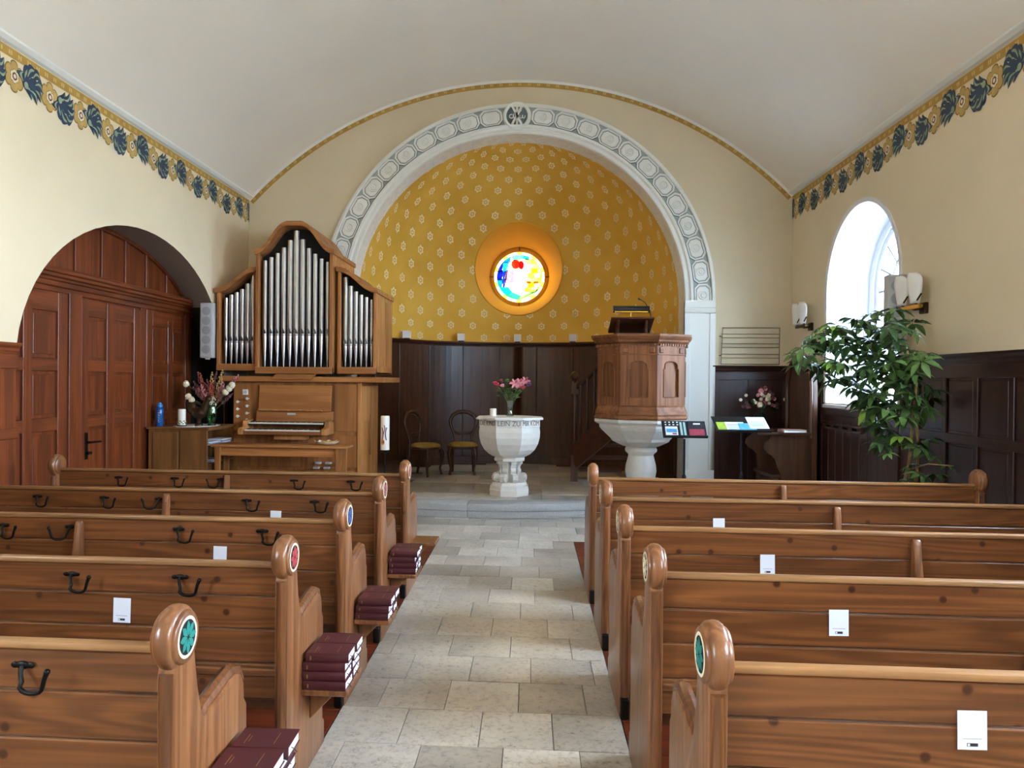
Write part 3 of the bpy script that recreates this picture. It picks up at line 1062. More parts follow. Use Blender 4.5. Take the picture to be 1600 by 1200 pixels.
# ---------------------------------------------------------------- niche with the panelled door
c, h, _, zs, r = NICHE
XD = -4.48
nic = struct(thing('trim_3', None, None))
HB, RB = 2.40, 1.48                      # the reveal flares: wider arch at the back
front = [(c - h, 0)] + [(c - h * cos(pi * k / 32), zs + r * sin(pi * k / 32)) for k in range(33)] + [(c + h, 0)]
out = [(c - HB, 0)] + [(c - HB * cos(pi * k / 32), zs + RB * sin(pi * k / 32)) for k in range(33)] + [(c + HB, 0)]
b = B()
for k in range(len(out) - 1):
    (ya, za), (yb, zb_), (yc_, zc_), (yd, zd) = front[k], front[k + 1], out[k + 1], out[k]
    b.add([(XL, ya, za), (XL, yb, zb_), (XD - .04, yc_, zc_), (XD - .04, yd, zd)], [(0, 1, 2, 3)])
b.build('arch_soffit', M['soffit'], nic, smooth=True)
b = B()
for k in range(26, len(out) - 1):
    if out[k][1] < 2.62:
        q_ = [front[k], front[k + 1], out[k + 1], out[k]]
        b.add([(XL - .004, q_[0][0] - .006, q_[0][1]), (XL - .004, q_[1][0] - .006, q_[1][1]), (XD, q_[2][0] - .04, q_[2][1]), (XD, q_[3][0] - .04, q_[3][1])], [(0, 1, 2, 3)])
b.build('jamb_shade', M['shade_black'], nic)  # black skin painted in as the shade on the splayed jamb
part = struct(thing('door_1', None, None))
def zarch(yy, d=0.0):
    v = 1 - ((yy - c) / (HB - d)) ** 2
    return zs + (RB - d) * sqrt(v) if v > 0 else zs
B().prism([(p[0], p[1]) for p in out], 'X', XD - .06, XD - .03).build('backing', wood('door', 'Z'), part)
DZ, DX = wood('door', 'Z'), wood('door', 'Y')
def dbox(y0, y1, z0, z1, name, m_, t=.03, base=XD - .03, bev=.004, par=None):
    return B().box(base, base + t, y0, y1, z0, z1).build(name, m_, par or part, bev=bev)
for y0, y1 in ((5.05, 5.52), (6.70, 6.84), (6.84, 7.04), (8.19, 8.31), (8.31, 8.45), (9.24, 9.40)):
    dbox(y0, y1, 0, 2.42, 'stile', DZ, .035 if (y1 - y0) < .15 else .055)
def panels(y0, y1, cols, par=None, rails=((2.215, 2.40), (1.655, 1.775), (1.095, 1.215), (.36, .50), (0, .15))):
    for z0, z1 in rails:
        dbox(y0, y1, z0, z1, 'rail', DX, .032, par=par)
    for (a, e) in cols:
        for z0, z1 in ((1.775, 2.215), (1.215, 1.655), (.50, 1.095), (.15, .36)):
            o = dbox(a - .0, e + .0, z0, z1, 'panel', DZ, .008, par=par)
            B().box(XD - .022, XD - .015, a + .035, e - .035, z0 + .035, z1 - .035).build('raised_field', DZ, o, bev=.003)
panels(5.52, 6.70, ((5.56, 6.22), (6.34, 6.70)))
dbox(6.22, 6.34, .15, 2.3, 'stile', DZ, .033)
panels(8.45, 9.24, ((8.45, 8.82), (8.95, 9.24)))
dbox(8.82, 8.95, .15, 2.3, 'stile', DZ, .033)
leaf = dbox(7.05, 8.18, .01, 2.38, 'door_leaf', DZ, .012)
for y0, y1 in ((7.05, 7.16), (7.49, 7.64), (8.02, 8.18)):
    dbox(y0, y1, .01, 2.38, 'stile', DZ, .045, par=leaf)
panels(7.05, 8.18, ((7.16, 7.49), (7.64, 8.02)), leaf, ((2.215, 2.38), (1.655, 1.775), (1.095, 1.215), (.36, .50), (.01, .15)))
hb = B().box(XD + .015, XD + .023, 7.105, 7.15, .77, 1.04)
hb.tube([(XD + .02, 7.128, .945), (XD + .065, 7.128, .945), (XD + .068, 7.30, .94)], .010, 8)
hb.tube([(XD + .02, 7.128, .835), (XD + .05, 7.128, .835)], .016, 10)
hb.bar((XD + .05, 7.115, .835), (XD + .05, 7.17, .835), .012, .028)
hb.build('door_handle', M['iron'], leaf, bev=.002)
# entablature
b = B()
for z0, z1, t in ((2.40, 2.45, .03), (2.45, 2.50, .055), (2.50, 2.53, .075), (2.53, 2.565, .11), (2.565, 2.60, .14), (2.60, 2.625, .10)):
    wd_ = HB * sqrt(max(.01, 1 - ((z1 - zs) / RB) ** 2)) - .01
    yl, yr = c - wd_, c + wd_
    b.box(XD - .03, XD + t - .01, yl, yr, z0, z1)
b.build('cornice', DX, part, bev=.006)
for yy in (5.98, 6.44, 6.98, 7.43, 7.88, 8.32, 8.80):
    zt = zarch(yy, .015)
    if zt > 2.66:
        B().box(XD - .03, XD + .0, yy - .018, yy + .018, 2.62, zt).build('mullion', DZ, part, bev=.004)
ys = [5.6, 5.98, 6.44, 6.98, 7.43, 7.88, 8.32, 8.80, 9.28]
for ya, yb in zip(ys, ys[1:]):
    pts_ = [(ya + .03, 2.63)] + [(yb - .03, 2.63)] + [(yb - .03 - (yb - ya - .06) * t / 6, max(2.635, zarch(yb - .03 - (yb - ya - .06) * t / 6, .05))) for t in range(7)]
    B().prism(pts_, 'X', XD - .03, XD - .018).build('lunette_panel', DZ, part, bev=.003)
b = B()
for k in range(32):
    p0, p1 = out[k + 1], out[k + 2]
    if min(p0[1], p1[1]) > 2.6:
        q = [(c + (y_ - c) * (1 - .03), zs + (z_ - zs) * (1 - .03)) for y_, z_ in (p0, p1)]
        b.add([(x_, *P_) for x_ in (XD - .03, XD + .01) for P_ in (p0, p1, q[1], q[0])], [(0, 1, 2, 3), (4, 7, 6, 5), (0, 3, 7, 4), (1, 5, 6, 2), (2, 6, 7, 3)])
b.build('lunette_rim', DZ, part)
# black panel standing in for the deep shade at the far jamb
B().box(XD - .03, XD + .012, 9.40, 9.80, 0, 2.40).build('jamb_shade_panel', M['shade_black'], part)

# ---------------------------------------------------------------- wainscots
DK, DKX, DKY = wood('dark', 'Z'), wood('dark', 'X'), wood('dark', 'Y')
def cap_profile(w0):
    return [(0, -.10), (.022, -.10), (.026, -.075), (.038, -.06), (.04, -.04), (.062, -.02), (.066, .0), (.0, .0)]
def wainscot_x(x, s, y0, y1, ztop, seams, z0=0.0, name='trim_4', mats=(DK, DKY)):
    """panelling on a side wall; s = direction into the room"""
    w = struct(thing(name, None, None))
    B().box(x, x + s * .012, y0, y1, z0, ztop - .06).build('backing', mats[0], w)
    B().prism([(x + s * u, ztop + v) for u, v in cap_profile(0)], 'Y', y0, y1).build('cap_moulding', mats[1], w, bev=.003)
    for z_a, z_b in ((ztop - .20, ztop - .09), (1.12, 1.20), (.42, .50), (0, .14)):
        if z_a >= z0: B().box(x + s * .012, x + s * .034, y0, y1, z_a, z_b).build('rail', mats[1], w, bev=.004)
    for a in seams:
        B().box(x + s * .012, x + s * .032, max(y0 + .002, a - .032), min(y1 - .002, a + .032), z0, ztop - .1).build('stile', mats[0], w, bev=.004)
    for a, e in zip(seams, seams[1:]):
        for z_a, z_b in ((1.22, ztop - .22), (.52, 1.10), (.16, .40)):
            if z_a > z0: B().box(x + s * .012, x + s * .02, a + .05, e - .05, z_a, z_b).build('panel', mats[0], w, bev=.005)
    return w
seamR = [5.0 - .43 * 3 + .43 * k for k in range(9)]
wainscot_x(XR, -1, -2.0, 7.22, 1.855, [3.4 + .434 * k for k in range(9)], name='trim_4')
wainscot_x(XR, -1, 9.05, YB, 1.835, [9.09, 9.6, 10.14], name='trim_5')
wainscot_x(XL, 1, -2.0, 5.46, 1.86, [2.3 + .49 * k for k in range(7)], name='trim_6', mats=(DZ, DX))
wainscot_x(XL, 1, 9.40, YB, 1.5, [9.45, 10.1], name='trim_7')
# altar wall right part
w = struct(thing('trim_8', None, None))
B().box(2.485, XR, YB - .012, YB, 0, 1.78).build('backing', DK, w)
B().prism([(YB - u, 1.835 + v) for u, v in cap_profile(0)], 'X', 2.45, XR).build('cap_moulding', DKX, w, bev=.003)
for z_a, z_b in ((1.64, 1.75), (1.0, 1.08), (0, .2)):
    B().box(2.485, XR, YB - .034, YB - .012, z_a, z_b).build('rail', DKX, w, bev=.004)
for x_ in (2.515, 2.97, 3.43):
    B().box(x_ - .04, x_ + .04, YB - .032, YB - .012, 0, 1.742).build('stile', DK, w, bev=.004)
# under the window: dark board door with a coat rail
w = struct(thing('door_2', None, None))
PV = wood('dark', 'Z')
B().box(XR - .012, XR, 7.2, 9.06, 0, 1.30).build('backing', PV, w)
for k in range(9):
    y0 = 7.24 + k * .2
    B().box(XR - .028, XR - .012, y0 + .004, y0 + .196, .12, 1.18).build('board', PV, w, bev=.004)
B().box(XR - .05, XR, 7.2, 9.06, 1.24, 1.32).build('cap_moulding', DKY, w, bev=.006)
for yy in (7.22, 9.05):
    B().box(XR - .04, XR, yy - .03, yy + .03, 0, 1.26).build('stile', PV, w, bev=.004)
B().box(XR - .05, XR - .035, 9.12, 9.18, .60, .82).build('handle_plate', M['iron'], w, bev=.003)
cr = thing('coat_rail', 'dark wooden coat rail with short pegs below the arched window', 'coat rail', (XR - .035, 8.62, 1.11))
B().box(-.02, .007, -.68, .66, -.035, .035).build('rail', wood('brown', 'Y'), cr, bev=.004)
for k in range(6):
    B().tube([(-.02, -.58 + k * .23, 0), (-.07, -.58 + k * .23, .012)], [.012, .016], 8).build('peg', M['iron'], cr, smooth=True)

# apse panelling: seven wide boards on the curve, ledge on top
w = struct(thing('trim_9', None, None))
OK_ = wood('oak', 'Z')
rp = RA - .03
na = 11
a0_, a1_ = radians(.5), radians(179.5)
for k in range(na):
    t0, t1 = a0_ + (a1_ - a0_) * k / na + .004, a0_ + (a1_ - a0_) * (k + 1) / na - .004
    b = B()
    m_ = 6
    for j in range(m_):
        u0, u1 = t0 + (t1 - t0) * j / m_, t0 + (t1 - t0) * (j + 1) / m_
        vs = [(XA + r_ * cos(u), YA + r_ * sin(u), z_) for r_ in (rp, RA) for u in (u0, u1) for z_ in (.17, 2.20)]
        b.add(vs, [(0, 1, 3, 2), (4, 6, 7, 5), (0, 4, 5, 1), (2, 3, 7, 6), (1, 5, 7, 3)])
    b.build('panel', OK_, w, smooth=True)
    u = t0 - .004
    B().tube([(XA + (rp - .002) * cos(u), YA + (rp - .002) * sin(u), .17), (XA + (rp - .002) * cos(u), YA + (rp - .002) * sin(u), 2.2)], .012, 6).build('cover_strip', OK_, w, smooth=True)
def ring_arc(name, mat, parent, prof, t0, t1, m_=40):
    b = B()
    n_ = len(prof)
    vs = []
    for j in range(m_ + 1):
        u = t0 + (t1 - t0) * j / m_
        vs += [(XA + r_ * cos(u), YA + r_ * sin(u), z_) for r_, z_ in prof]
    fs = [(j * n_ + i, j * n_ + (i + 1) % n_, (j + 1) * n_ + (i + 1) % n_, (j + 1) * n_ + i) for j in range(m_) for i in range(n_)]
    b.add(vs, fs)
    return b.build(name, mat, parent, smooth=True)
ring_arc('ledge', wood('brown', 'X'), w, [(RA + .01, 2.19), (rp - .02, 2.19), (rp - .03, 2.22), (rp - .10, 2.235), (rp - .105, 2.262), (RA + .01, 2.262)], radians(.3), radians(179.7))
ring_arc('skirting', OK_, w, [(RA, .17), (rp - .02, .17), (rp - .02, .30), (RA, .31)], radians(.3), radians(179.7))
# ---------------------------------------------------------------- pews
ROWS = [5.40, 4.48, 3.59, 2.73, 1.86]           # front row first
XLP, XRP = -.895, .435                          # aisle faces of the pew ends
PL = 2.74
PX, PZ, PE = wood('pine', 'X'), wood('pine', 'Z'), wood('pine_end', 'Z')
def end_profile():
    p = []
    # back edge up, round head added separately
    p += [(-.045, .0), (-.045, .84), (-.02, .93), (.05, .93), (.062, .88), (.085, .76), (.112, .675)]
    p += [(.128, .66), (.20, .672), (.30, .692), (.345, .692), (.385, .675), (.408, .64), (.412, .59), (.432, .565), (.435, .45), (.435, .12), (.46, .10), (.46, 0)]
    return p
HEAD = [(.0001, -.034), (.064, -.034), (.068, -.031), (.070, -.024), (.076, -.022), (.082, -.014), (.084, 0), (.082, .014), (.076, .022), (.070, .024), (.068, .031), (.064, .034), (.0001, .034)]
def pew_end(par, lx, s, rosette, name='pew_end'):
    """lx: local x of the aisle face; s: sign away from the aisle"""
    xa, xb = sorted((lx, lx + s * .05))
    e = B().prism(end_profile(), 'X', xa, xb).build(name, PE, par, bev=.006, seg=2)
    B().lathe(HEAD, 28, ((xa + xb) / 2, 0, .925), 0, 'X').build('post_head', PE, e, smooth=True)
    B().tube([((xa + xb) / 2, -.045, .10), ((xa + xb) / 2, -.045, .845)], .019, 10).build('post_moulding', PZ, e, smooth=True)
    b = B().tube([((xa + xb) / 2, .118, .655), ((xa + xb) / 2, .145, .672), ((xa + xb) / 2, .25, .69), ((xa + xb) / 2, .335, .70), ((xa + xb) / 2, .39, .682), ((xa + xb) / 2, .413, .645)], .022, 8)
    b.build('arm_moulding', PZ, e, smooth=True)
    B().box(xa + .004, xb - .004, -.075, .01, .0, .095).build('iron_foot', M['iron'], e, bev=.006)
    if rosette:
        xf = lx - s * .0092
        B().lathe([(.054, 0), (.052, -s * .0015), (.048, -s * .0015), (.0455, 0)], 28, (xf, 0, .925), 0, 'X', False).build('rosette_ring', M['cream'], e, smooth=True)
        b = B()
        b.mat(1)
        b.lathe([(.0445, 0), (.0001, 0)], 24, (xf - s * .0005, 0, .925), 0, 'X', False)
        b.mat(0)
        for k in range(8):
            a = 2 * pi * k / 8
            pts_ = [(xf - s * .002, t * cos(a) - w_ * sin(a), .925 + t * sin(a) + w_ * cos(a)) for t, w_ in ((.004, 0), (.018, .0075), (.030, .0095), (.043, .002), (.043, -.002), (.030, -.0095), (.018, -.0075))]
            b.poly(pts_)
        b.build('rosette', [M[rosette], M['dark_void']], e)
    return e
def hook(par, x, flip):
    b = B()
    b.ball((x, -.014, .842), .02, (1, .25, .55), 10)
    b.ball((x + .022 * flip, -.014, .842), .011, (1, .3, .8), 8)
    b.ball((x - .022 * flip, -.014, .842), .011, (1, .3, .8), 8)
    pts_ = [(x + .0 * flip, -.018, .84), (x + .004 * flip, -.028, .825), (x + .012 * flip, -.034, .805)]
    pts_ += [(x + flip * (.045 - .036 * cos(t)), -.040 - .012 * sin(t / 2), .802 - .020 * sin(t)) for t in [pi * j / 8 for j in range(1, 8)]]
    pts_ += [(x + .085 * flip, -.052, .822), (x + .092 * flip, -.053, .838)]
    b.tube(pts_, [.006] * (len(pts_) - 1) + [.007], 7)
    b.ball((x + .093 * flip, -.053, .842), .0085, (1, 1, 1), 8)
    return b.build('coat_hook', M['iron'], par, smooth=True)
ORD = ['front', 'second', 'third', 'fourth', 'rearmost']
ROSE = ['red', 'rose', 'blue', 'red', 'teal']
HOOKS = [(.43, 1), (.86, 1), (1.42, -1), (1.78, 1), (2.22, 1)]
def make_pew(i, side):
    s = -1 if side == 'left' else 1
    x0 = XLP if s < 0 else XRP
    lab = {'left': 'pine pew with iron coat hooks, %s row left of the aisle',
           'right': 'pine pew with plain plank back, %s row right of the aisle'}[side] % ORD[i]
    t = thing('pew', lab, 'pew', (x0, ROWS[i], 0), 0, 'pews beside the aisle')
    pew_end(t, 0, s, ROSE[i] if s < 0 else ('teal' if i == 4 else 'cream'))
    pew_end(t, s * (PL - .05), s, None)
    zz = [.885, .775, .65, .52, .385]
    xa, xb = sorted((s * .05, s * (PL - .05)))
    for z1, z0 in zip(zz, zz[1:]):
        off = random.uniform(-.001, .001)
        B().box(xa, xb, -.010 + off, .012 + off, z0 + .0025, z1 - .0025).build('back_plank', PX, t, bev=.004)
    B().box(xa, xb, -.017, .022, .885, .905).build('top_rail', wood('pine_worn_lit', 'X'), t, bev=.005, seg=2)  # pale worn wood, lightened as well for the light the rail catches
    B().box(xa, xb, -.022, -.009, .475, .505).build('back_moulding', PX, t, bev=.005)
    B().box(xa, xb, .06, .43, .425, .45).build('seat', PX, t, bev=.005)
    B().box(xa, xb, .10, .12, .30, .425).build('seat_rail', PX, t, bev=.003)
    xm = s * PL / 2
    B().prism([(-.008, .30), (-.008, .865), (-.020, .878), (-.034, .872), (-.040, .85), (-.055, .74), (-.10, .52), (-.12, .30)], 'X', xm - .019, xm + .019).build('centre_bracket', PE, t, bev=.008, seg=2)
    B().box(xm - .02, xm + .02, .02, .40, .0, .425).build('centre_leg', PE, t, bev=.004)
    if s < 0:
        for hx, fl in HOOKS:
            hook(t, -hx, fl)
        sh = B().box(.0, .185, .125, .385, .345, .368).build('book_shelf', PE, t, bev=.004)
        B().prism([(.0, .345), (.14, .345), (.0, .20)], 'Y', .24, .265).build('shelf_bracket', PE, sh, bev=.003)
    return t
for i in range(5):
    make_pew(i, 'left')
    make_pew(i, 'right')

# ---------------------------------------------------------------- hymn books on the shelves
def book_proto():
    t = thing('hymn_book', None, 'book')
    L, D, H_ = .172, .118, .036      # spine length (x), depth (y), thickness
    b = B()
    b.box(0, L, 0, D, 0, .003)
    b.box(0, L, 0, D, H_ - .003, H_)
    b.prism([(0, 0), (-.004, .006), (-.006, H_ / 2), (-.004, H_ - .006), (0, H_), (.003, H_), (.003, 0)], 'X', 0, L)
    b.build('cover', M['maroon'], t, bev=.001)
    B().box(.004, L - .004, .003, D - .004, .003, H_ - .003).build('page_block', M['pages'], t)
    b = B()
    b.box(.018, .021, -.0066, -.005, .010, .026)
    b.box(.022, .0235, -.0066, -.005, .012, .024)
    b.box(.03, .032, .02, .075, H_, H_ + .0004)
    b.box(.04, .0415, .03, .065, H_, H_ + .0004)
    b.box(.12, .1215, .02, .09, H_, H_ + .0004)
    tag(b.build('gilt_title', M['gilt'], t), kind='stuff')
    B().tube([(L - .0035, .04, H_ * .5), (L + .006, .045, H_ * .3), (L + .003, .055, .004), (L + .008, .06, -.006)], .0014, 4).build('ribbon', M['ribbon'], t)
    return t
bk = book_proto()
used = False
rb = random.Random(5)
for i, nb in ((1, 4), (2, 3), (3, 4), (4, 4)):
    for st, y0 in ((0, .132), (1, .258)):
        for k in range(nb):
            o = bk if not used else dup(bk)
            used = True
            o.location = (XLP + .006 + rb.uniform(-.004, .006) + (.010 if k == nb - 1 else 0), ROWS[i] + y0 + rb.uniform(-.002, .004), .368 + k * .0362)
            o.rotation_euler = (0, 0, rb.uniform(-.03, .03))
            pos = ['bottom', 'second', 'third', 'top'][k] if nb == 4 else ['bottom', 'middle', 'top'][k]
            tag(o, 'maroon hymn book, %s of the %s stack on the shelf of the %s left pew' % (pos, ['near', 'far'][st], ORD[i]), 'book', 'hymn books on the pew shelves')

# ---------------------------------------------------------------- cards on the pew backs (code itself left blank)
def card(i, side, px, z, label):
    t = thing('info_card', label, 'card', (px, ROWS[i] - .012, z), 0, 'cards on the pew backs')
    tilt = .02 if side == 'left' else -.015
    B().box(-.034, .034, -.0015, 0, -.047, .047).build('paper', M['card_paper'], t)
    b = B()
    b.box(-.022, .022, -.0018, -.0014, -.0215, -.0195)
    b.build('caption_line', M['grey_print'], t)
    b = B().box(-.013, .013, -.0019, -.0014, -.039, -.031)
    b.build('badge', M['dark_print'], t)
    B().box(-.0115, -.006, -.0021, -.0017, -.0375, -.0325).build('badge_mark', M['paper'], t)
    t.rotation_euler = (0, tilt, 0)
M['card_paper'] = plain('card_paper', '#e4ebf6', .5, var=.02)
M['grey_print'] = plain('grey_print', '#9aa0ad', .6, var=.1)
card(3, 'left', -1.554, .708, 'small white card on the back of the fourth left pew')
card(2, 'left', -1.54, .714, 'small white card on the back of the third left pew')
card(1, 'left', -1.57, .734, 'small white card half hidden on the back of the second left pew')
card(4, 'right', 1.07, .768, 'small white card on the back of the rearmost right pew')
card(3, 'right', 1.111, .743, 'small white card on the back of the fourth right pew')
card(2, 'right', 1.131, .739, 'small white card on the back of the third right pew')
card(1, 'right', 1.127, .746, 'small white card half hidden on the back of the second right pew')
# ---------------------------------------------------------------- pipe organ
OX, OY = -2.92, 9.0
og = thing('pipe_organ', 'small pipe organ with three towers of tin pipes in the left corner', 'organ', (OX, OY, .17))
OZ, OXg, OL = wood('organ', 'Z'), wood('organ', 'X'), wood('organ_light', 'Z')
def P_(x): return x - OX
z_ = lambda z: z - .17
# lower case
lc = B().box(P_(-3.73), P_(-2.11), .03, 1.05, 0, z_(1.57)).build('lower_case', OZ, og, bev=.004)
for x0, x1, z0, z1, nm in ((-3.72, -3.40, .95, 1.54, 'stop_jamb'), (-2.44, -2.13, .95, 1.54, 'right_jamb'), (-3.72, -2.13, .50, .90, 'knee_panel'), (-3.72, -2.13, .17, .46, 'pedal_panel')):
    B().box(P_(x0), P_(x1), .018, .035, z_(z0), z_(z1)).build(nm, OZ, og, bev=.004)
# right flank with two tall boards, in lighter wood for the light falling on it
for y0, y1 in ((.06, .52), (.54, 1.02)):
    B().box(P_(-2.115), P_(-2.095), y0, y1, .05, z_(1.52)).build('flank_board', OL, og, bev=.004)
B().box(P_(-2.14), P_(-2.09), .0, .05, 0, z_(1.56)).build('corner_post', OL, og, bev=.004)
B().tube([(P_(-2.09), .53, z_(.62)), (P_(-2.09), .53, z_(1.15))], .012, 6).build('flank_handle', OZ, og)
B().box(P_(-3.88), P_(-1.80), -.06, 1.05, z_(1.565), z_(1.63)).build('ledge', OXg, og, bev=.006)
B().prism([(P_(-3.20), z_(1.595)), (P_(-2.70), z_(1.595)), (P_(-2.64), z_(1.66)), (P_(-3.14), z_(1.66))], 'Y', -.11, -.06).build('ledge_block', OXg, og, bev=.004)
# music rack
b = B().prism([(.012, z_(1.52)), (-.02, z_(1.52)), (-.075, z_(1.20)), (-.045, z_(1.20))], 'X', P_(-3.37), P_(-2.46))
b.build('music_panel', OXg, og, bev=.003)
B().box(P_(-3.36), P_(-2.56), -.115, -.06, z_(1.205), z_(1.222)).build('music_ledge', OL, og, bev=.004)
b = B().prism([(.02, z_(1.2)), (-.05, z_(1.2)), (-.07, z_(1.07)), (.02, z_(1.07))], 'X', P_(-3.40), P_(-2.44))
b.build('name_board', OXg, og, bev=.003)
B().box(P_(-3.0), P_(-2.90), -.078, -.05, z_(1.155), z_(1.180)).build('name_plate', M['grey_speaker'], og)
# key desk
kd = B().box(P_(-3.50), P_(-2.47), -.33, .03, z_(.925), z_(.965)).build('key_desk', OXg, og, bev=.005)
for x0 in (-3.52, -2.50):
    B().prism([(-.34, z_(.925)), (-.34, z_(1.0)), (-.20, z_(1.01)), (-.19, z_(1.085)), (.03, z_(1.10)), (.03, z_(.925))], 'X', P_(x0), P_(x0 + .06)).build('key_cheek', OL, og, bev=.004)
for j, (ya, zk) in enumerate(((-.31, .985), (-.18, 1.065))):
    B().box(P_(-3.455), P_(-2.505), ya - .005, ya + .10, z_(zk - .03), z_(zk - .018)).build('key_bed', M['dark_void'], og)
    k0 = B().box(0, .0185, 0, .10, z_(zk - .018), z_(zk)).build('white_key', M['keys_white'], og)
    k1 = B().box(-.005, .005, .04, .10, z_(zk), z_(zk + .009)).build('black_key', M['black'], og)
    nk = 46
    for k in range(nk):
        o = k0 if k == 0 else k0.copy()
        if k:
            COL.objects.link(o)
        o.location = (P_(-3.45) + k * .0203, ya, 0)
        if k % 7 not in (2, 6) and k < nk - 1:
            q = k1 if k == 0 else k1.copy()
            if k:
                COL.objects.link(q)
            q.location = (P_(-3.45) + (k + .95) * .0203, ya, 0)
B().box(P_(-3.11), P_(-2.73), -.24, -.05, z_(.86), z_(.925)).build('coupler_box', OL, og, bev=.004)
for k, (px, pz) in enumerate(((-3.64, 1.31), (-3.64, 1.22), (-3.64, 1.13), (-3.52, 1.35), (-3.52, 1.26), (-3.52, 1.17), (-3.52, 1.085))):
    b = B().lathe([(.006, .0), (.006, -.06), (.016, -.062), (.019, -.072), (.016, -.084), (.0001, -.088)], 12, (P_(px), .015, z_(pz)), 0, 'Y')
    b.build('stop_knob', M['keys_white'], og, smooth=True)
so = B().box(P_(-3.605), P_(-3.535), .006, .02, z_(1.395), z_(1.465)).build('power_socket', M['paper'], og, bev=.004)
B().lathe([(.022, -.0), (.022, -.006), (.0001, -.004)], 16, (P_(-3.57), .006, z_(1.43)), 0, 'Y', False).build('socket_insert', M['grey_speaker'], so, smooth=True)
# pedals
for k in range(13):
    B().box(P_(-3.30) + k * .07, P_(-3.275) + k * .07, -.55, .02, .10, .135).build('pedal', OL, og, bev=.003)
for k, (px, pz) in enumerate(((-2.66, .56), (-2.53, .56), (-2.40, .56), (-2.68, .50), (-2.55, .50))):
    B().box(P_(px), P_(px + .07), -.05, .02, z_(pz - .012), z_(pz + .012)).build('toe_stud', M['grey_speaker'], og, bev=.004)
# upper case: towers
def ogee(x0, z0, x1, z1, n=10):
    return [(x0 + (x1 - x0) * t, z0 + (z1 - z0) * (t + .42 * sin(2 * pi * t) / (2 * pi) * -1.6)) for t in [k / n for k in range(n + 1)]]
def tower(nm, xa, xb, curve, zbot, yf, pipes, mouth, side_right):
    """curve: upper outline from left to right as (x, z)"""
    xa, xb = P_(xa), P_(xb)
    cv = [(P_(x), z_(z)) for x, z in curve]
    zb_ = z_(zbot)
    f = B()
    for x in (xa, xb - .04):
        zt = cv[0][1] if x == xa else cv[-1][1]
        B().box(x, x + .04, yf, yf + .05, zb_, zt).build('tower_post', OZ, og, bev=.004)
    B().box(xa, xb, yf - .008, yf + .06, zb_ - .0, zb_ + .085).build('tower_sill', OXg, og, bev=.004)
    top = [(x, z + .03) for x, z in cv]
    low = [(x, z - .03) for x, z in cv]
    top[0] = (top[0][0] - .02, top[0][1])
    top[-1] = (top[-1][0] + .02, top[-1][1])
    low[0] = (low[0][0] - .02, low[0][1])
    low[-1] = (low[-1][0] + .02, low[-1][1])
    b = B()
    n_ = len(cv)
    for y0, y1, dz in ((yf - .03, 1.04, 0),):
        for i in range(n_ - 1):
            vs = [(low[i][0], y0, low[i][1]), (low[i + 1][0], y0, low[i + 1][1]), (top[i + 1][0], y0, top[i + 1][1]), (top[i][0], y0, top[i][1])]
            vs += [(x, y1, z) for x, _, z in vs]
            fsx = [(0, 1, 2, 3), (4, 7, 6, 5), (0, 4, 5, 1), (3, 2, 6, 7)]
            if i == 0: fsx.append((0, 3, 7, 4))
            if i == n_ - 2: fsx.append((1, 5, 6, 2))
            b.add(vs, fsx)
    b.build('tower_cornice', OXg, og, bev=.004)
    # solid dark interior behind the pipes
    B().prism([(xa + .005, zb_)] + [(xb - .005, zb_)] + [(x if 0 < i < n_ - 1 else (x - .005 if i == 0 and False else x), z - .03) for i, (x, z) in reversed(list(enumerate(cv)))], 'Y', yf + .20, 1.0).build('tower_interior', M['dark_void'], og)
    for x, sd in ((xa, -1), (xb, 1)):
        zt = cv[0][1] if sd < 0 else cv[-1][1]
        xs_ = sorted((x, x - sd * .018))
        sp_ = B().box(xs_[0], xs_[1], yf + .04, 1.04, zb_, zt).build('tower_flank', OL if sd > 0 else OZ, og, bev=.003)  # lit right flank gets the lighter copy of the case wood
        if sd > 0:
            for y0, y1 in ((.10, .53), (.57, 1.0)):
                B().box(x - .002, x + .006, y0, y1, zb_ + .1, zt - .08).build('flank_panel', OL, sp_, bev=.003)
    b_ = B().box(xa, xb, yf + .05, 1.0, zb_ - .0, zb_ + .02).build('tower_floor', OZ, og)
    n_p = len(pipes)
    wi = (xb - xa - .09)
    for k, zt in enumerate(pipes):
        xc = xa + .045 + wi * (k + .5) / n_p
        rr = min(wi / n_p * .46, .034) * (0.86 + .28 * (zt - min(pipes)) / max(.01, max(pipes) - min(pipes)))
        rr = min(rr, wi / n_p * .485)
        zm = z_(mouth)
        b = B()
        b.lathe([(.008, zb_ + .07), (rr * .98, zm - .03), (rr, zm - .02), (rr, zm + .0), (rr * 1.04, zm + .004), (rr * 1.04, zm + .010), (rr, zm + .014), (rr, z_(zt)), (rr * .9, z_(zt)), (rr * .9, z_(zt) - .02)], 16, (xc, yf + .10, 0), 0, 'Z', False)
        pp = b.build('pipe', M['tin'], og, smooth=True)
        # mouth: grey plate standing in for the shaded slot, with pointed upper lip
        yb_ = yf + .10 - rr * 1.02
        B().prism([(xc - rr * .62, zm + .016), (xc + rr * .62, zm + .016), (xc + rr * .62, zm + .036), (xc, zm + .085), (xc - rr * .62, zm + .036)], 'Y', yb_ - .002, yb_ + .012).build('pipe_mouth', M['pipe_shadow'], pp, bev=.001)
M['pipe_shadow'] = plain('pipe_mouth_shade', '#6a6a6c', .3, .9, var=.1)  # darker tone carries the shade inside the pipe mouth
tower('left', -3.94, -3.43, ogee(-3.94, 2.70, -3.43, 2.97), 1.70, .0, [2.62, 2.66, 2.69, 2.73, 2.80, 2.90], 2.06, False)
tower('right', -2.40, -1.91, ogee(-1.91, 2.70, -2.40, 2.97)[::-1], 1.67, .0, [2.88, 2.77, 2.70, 2.66, 2.63, 2.60], 2.03, True)
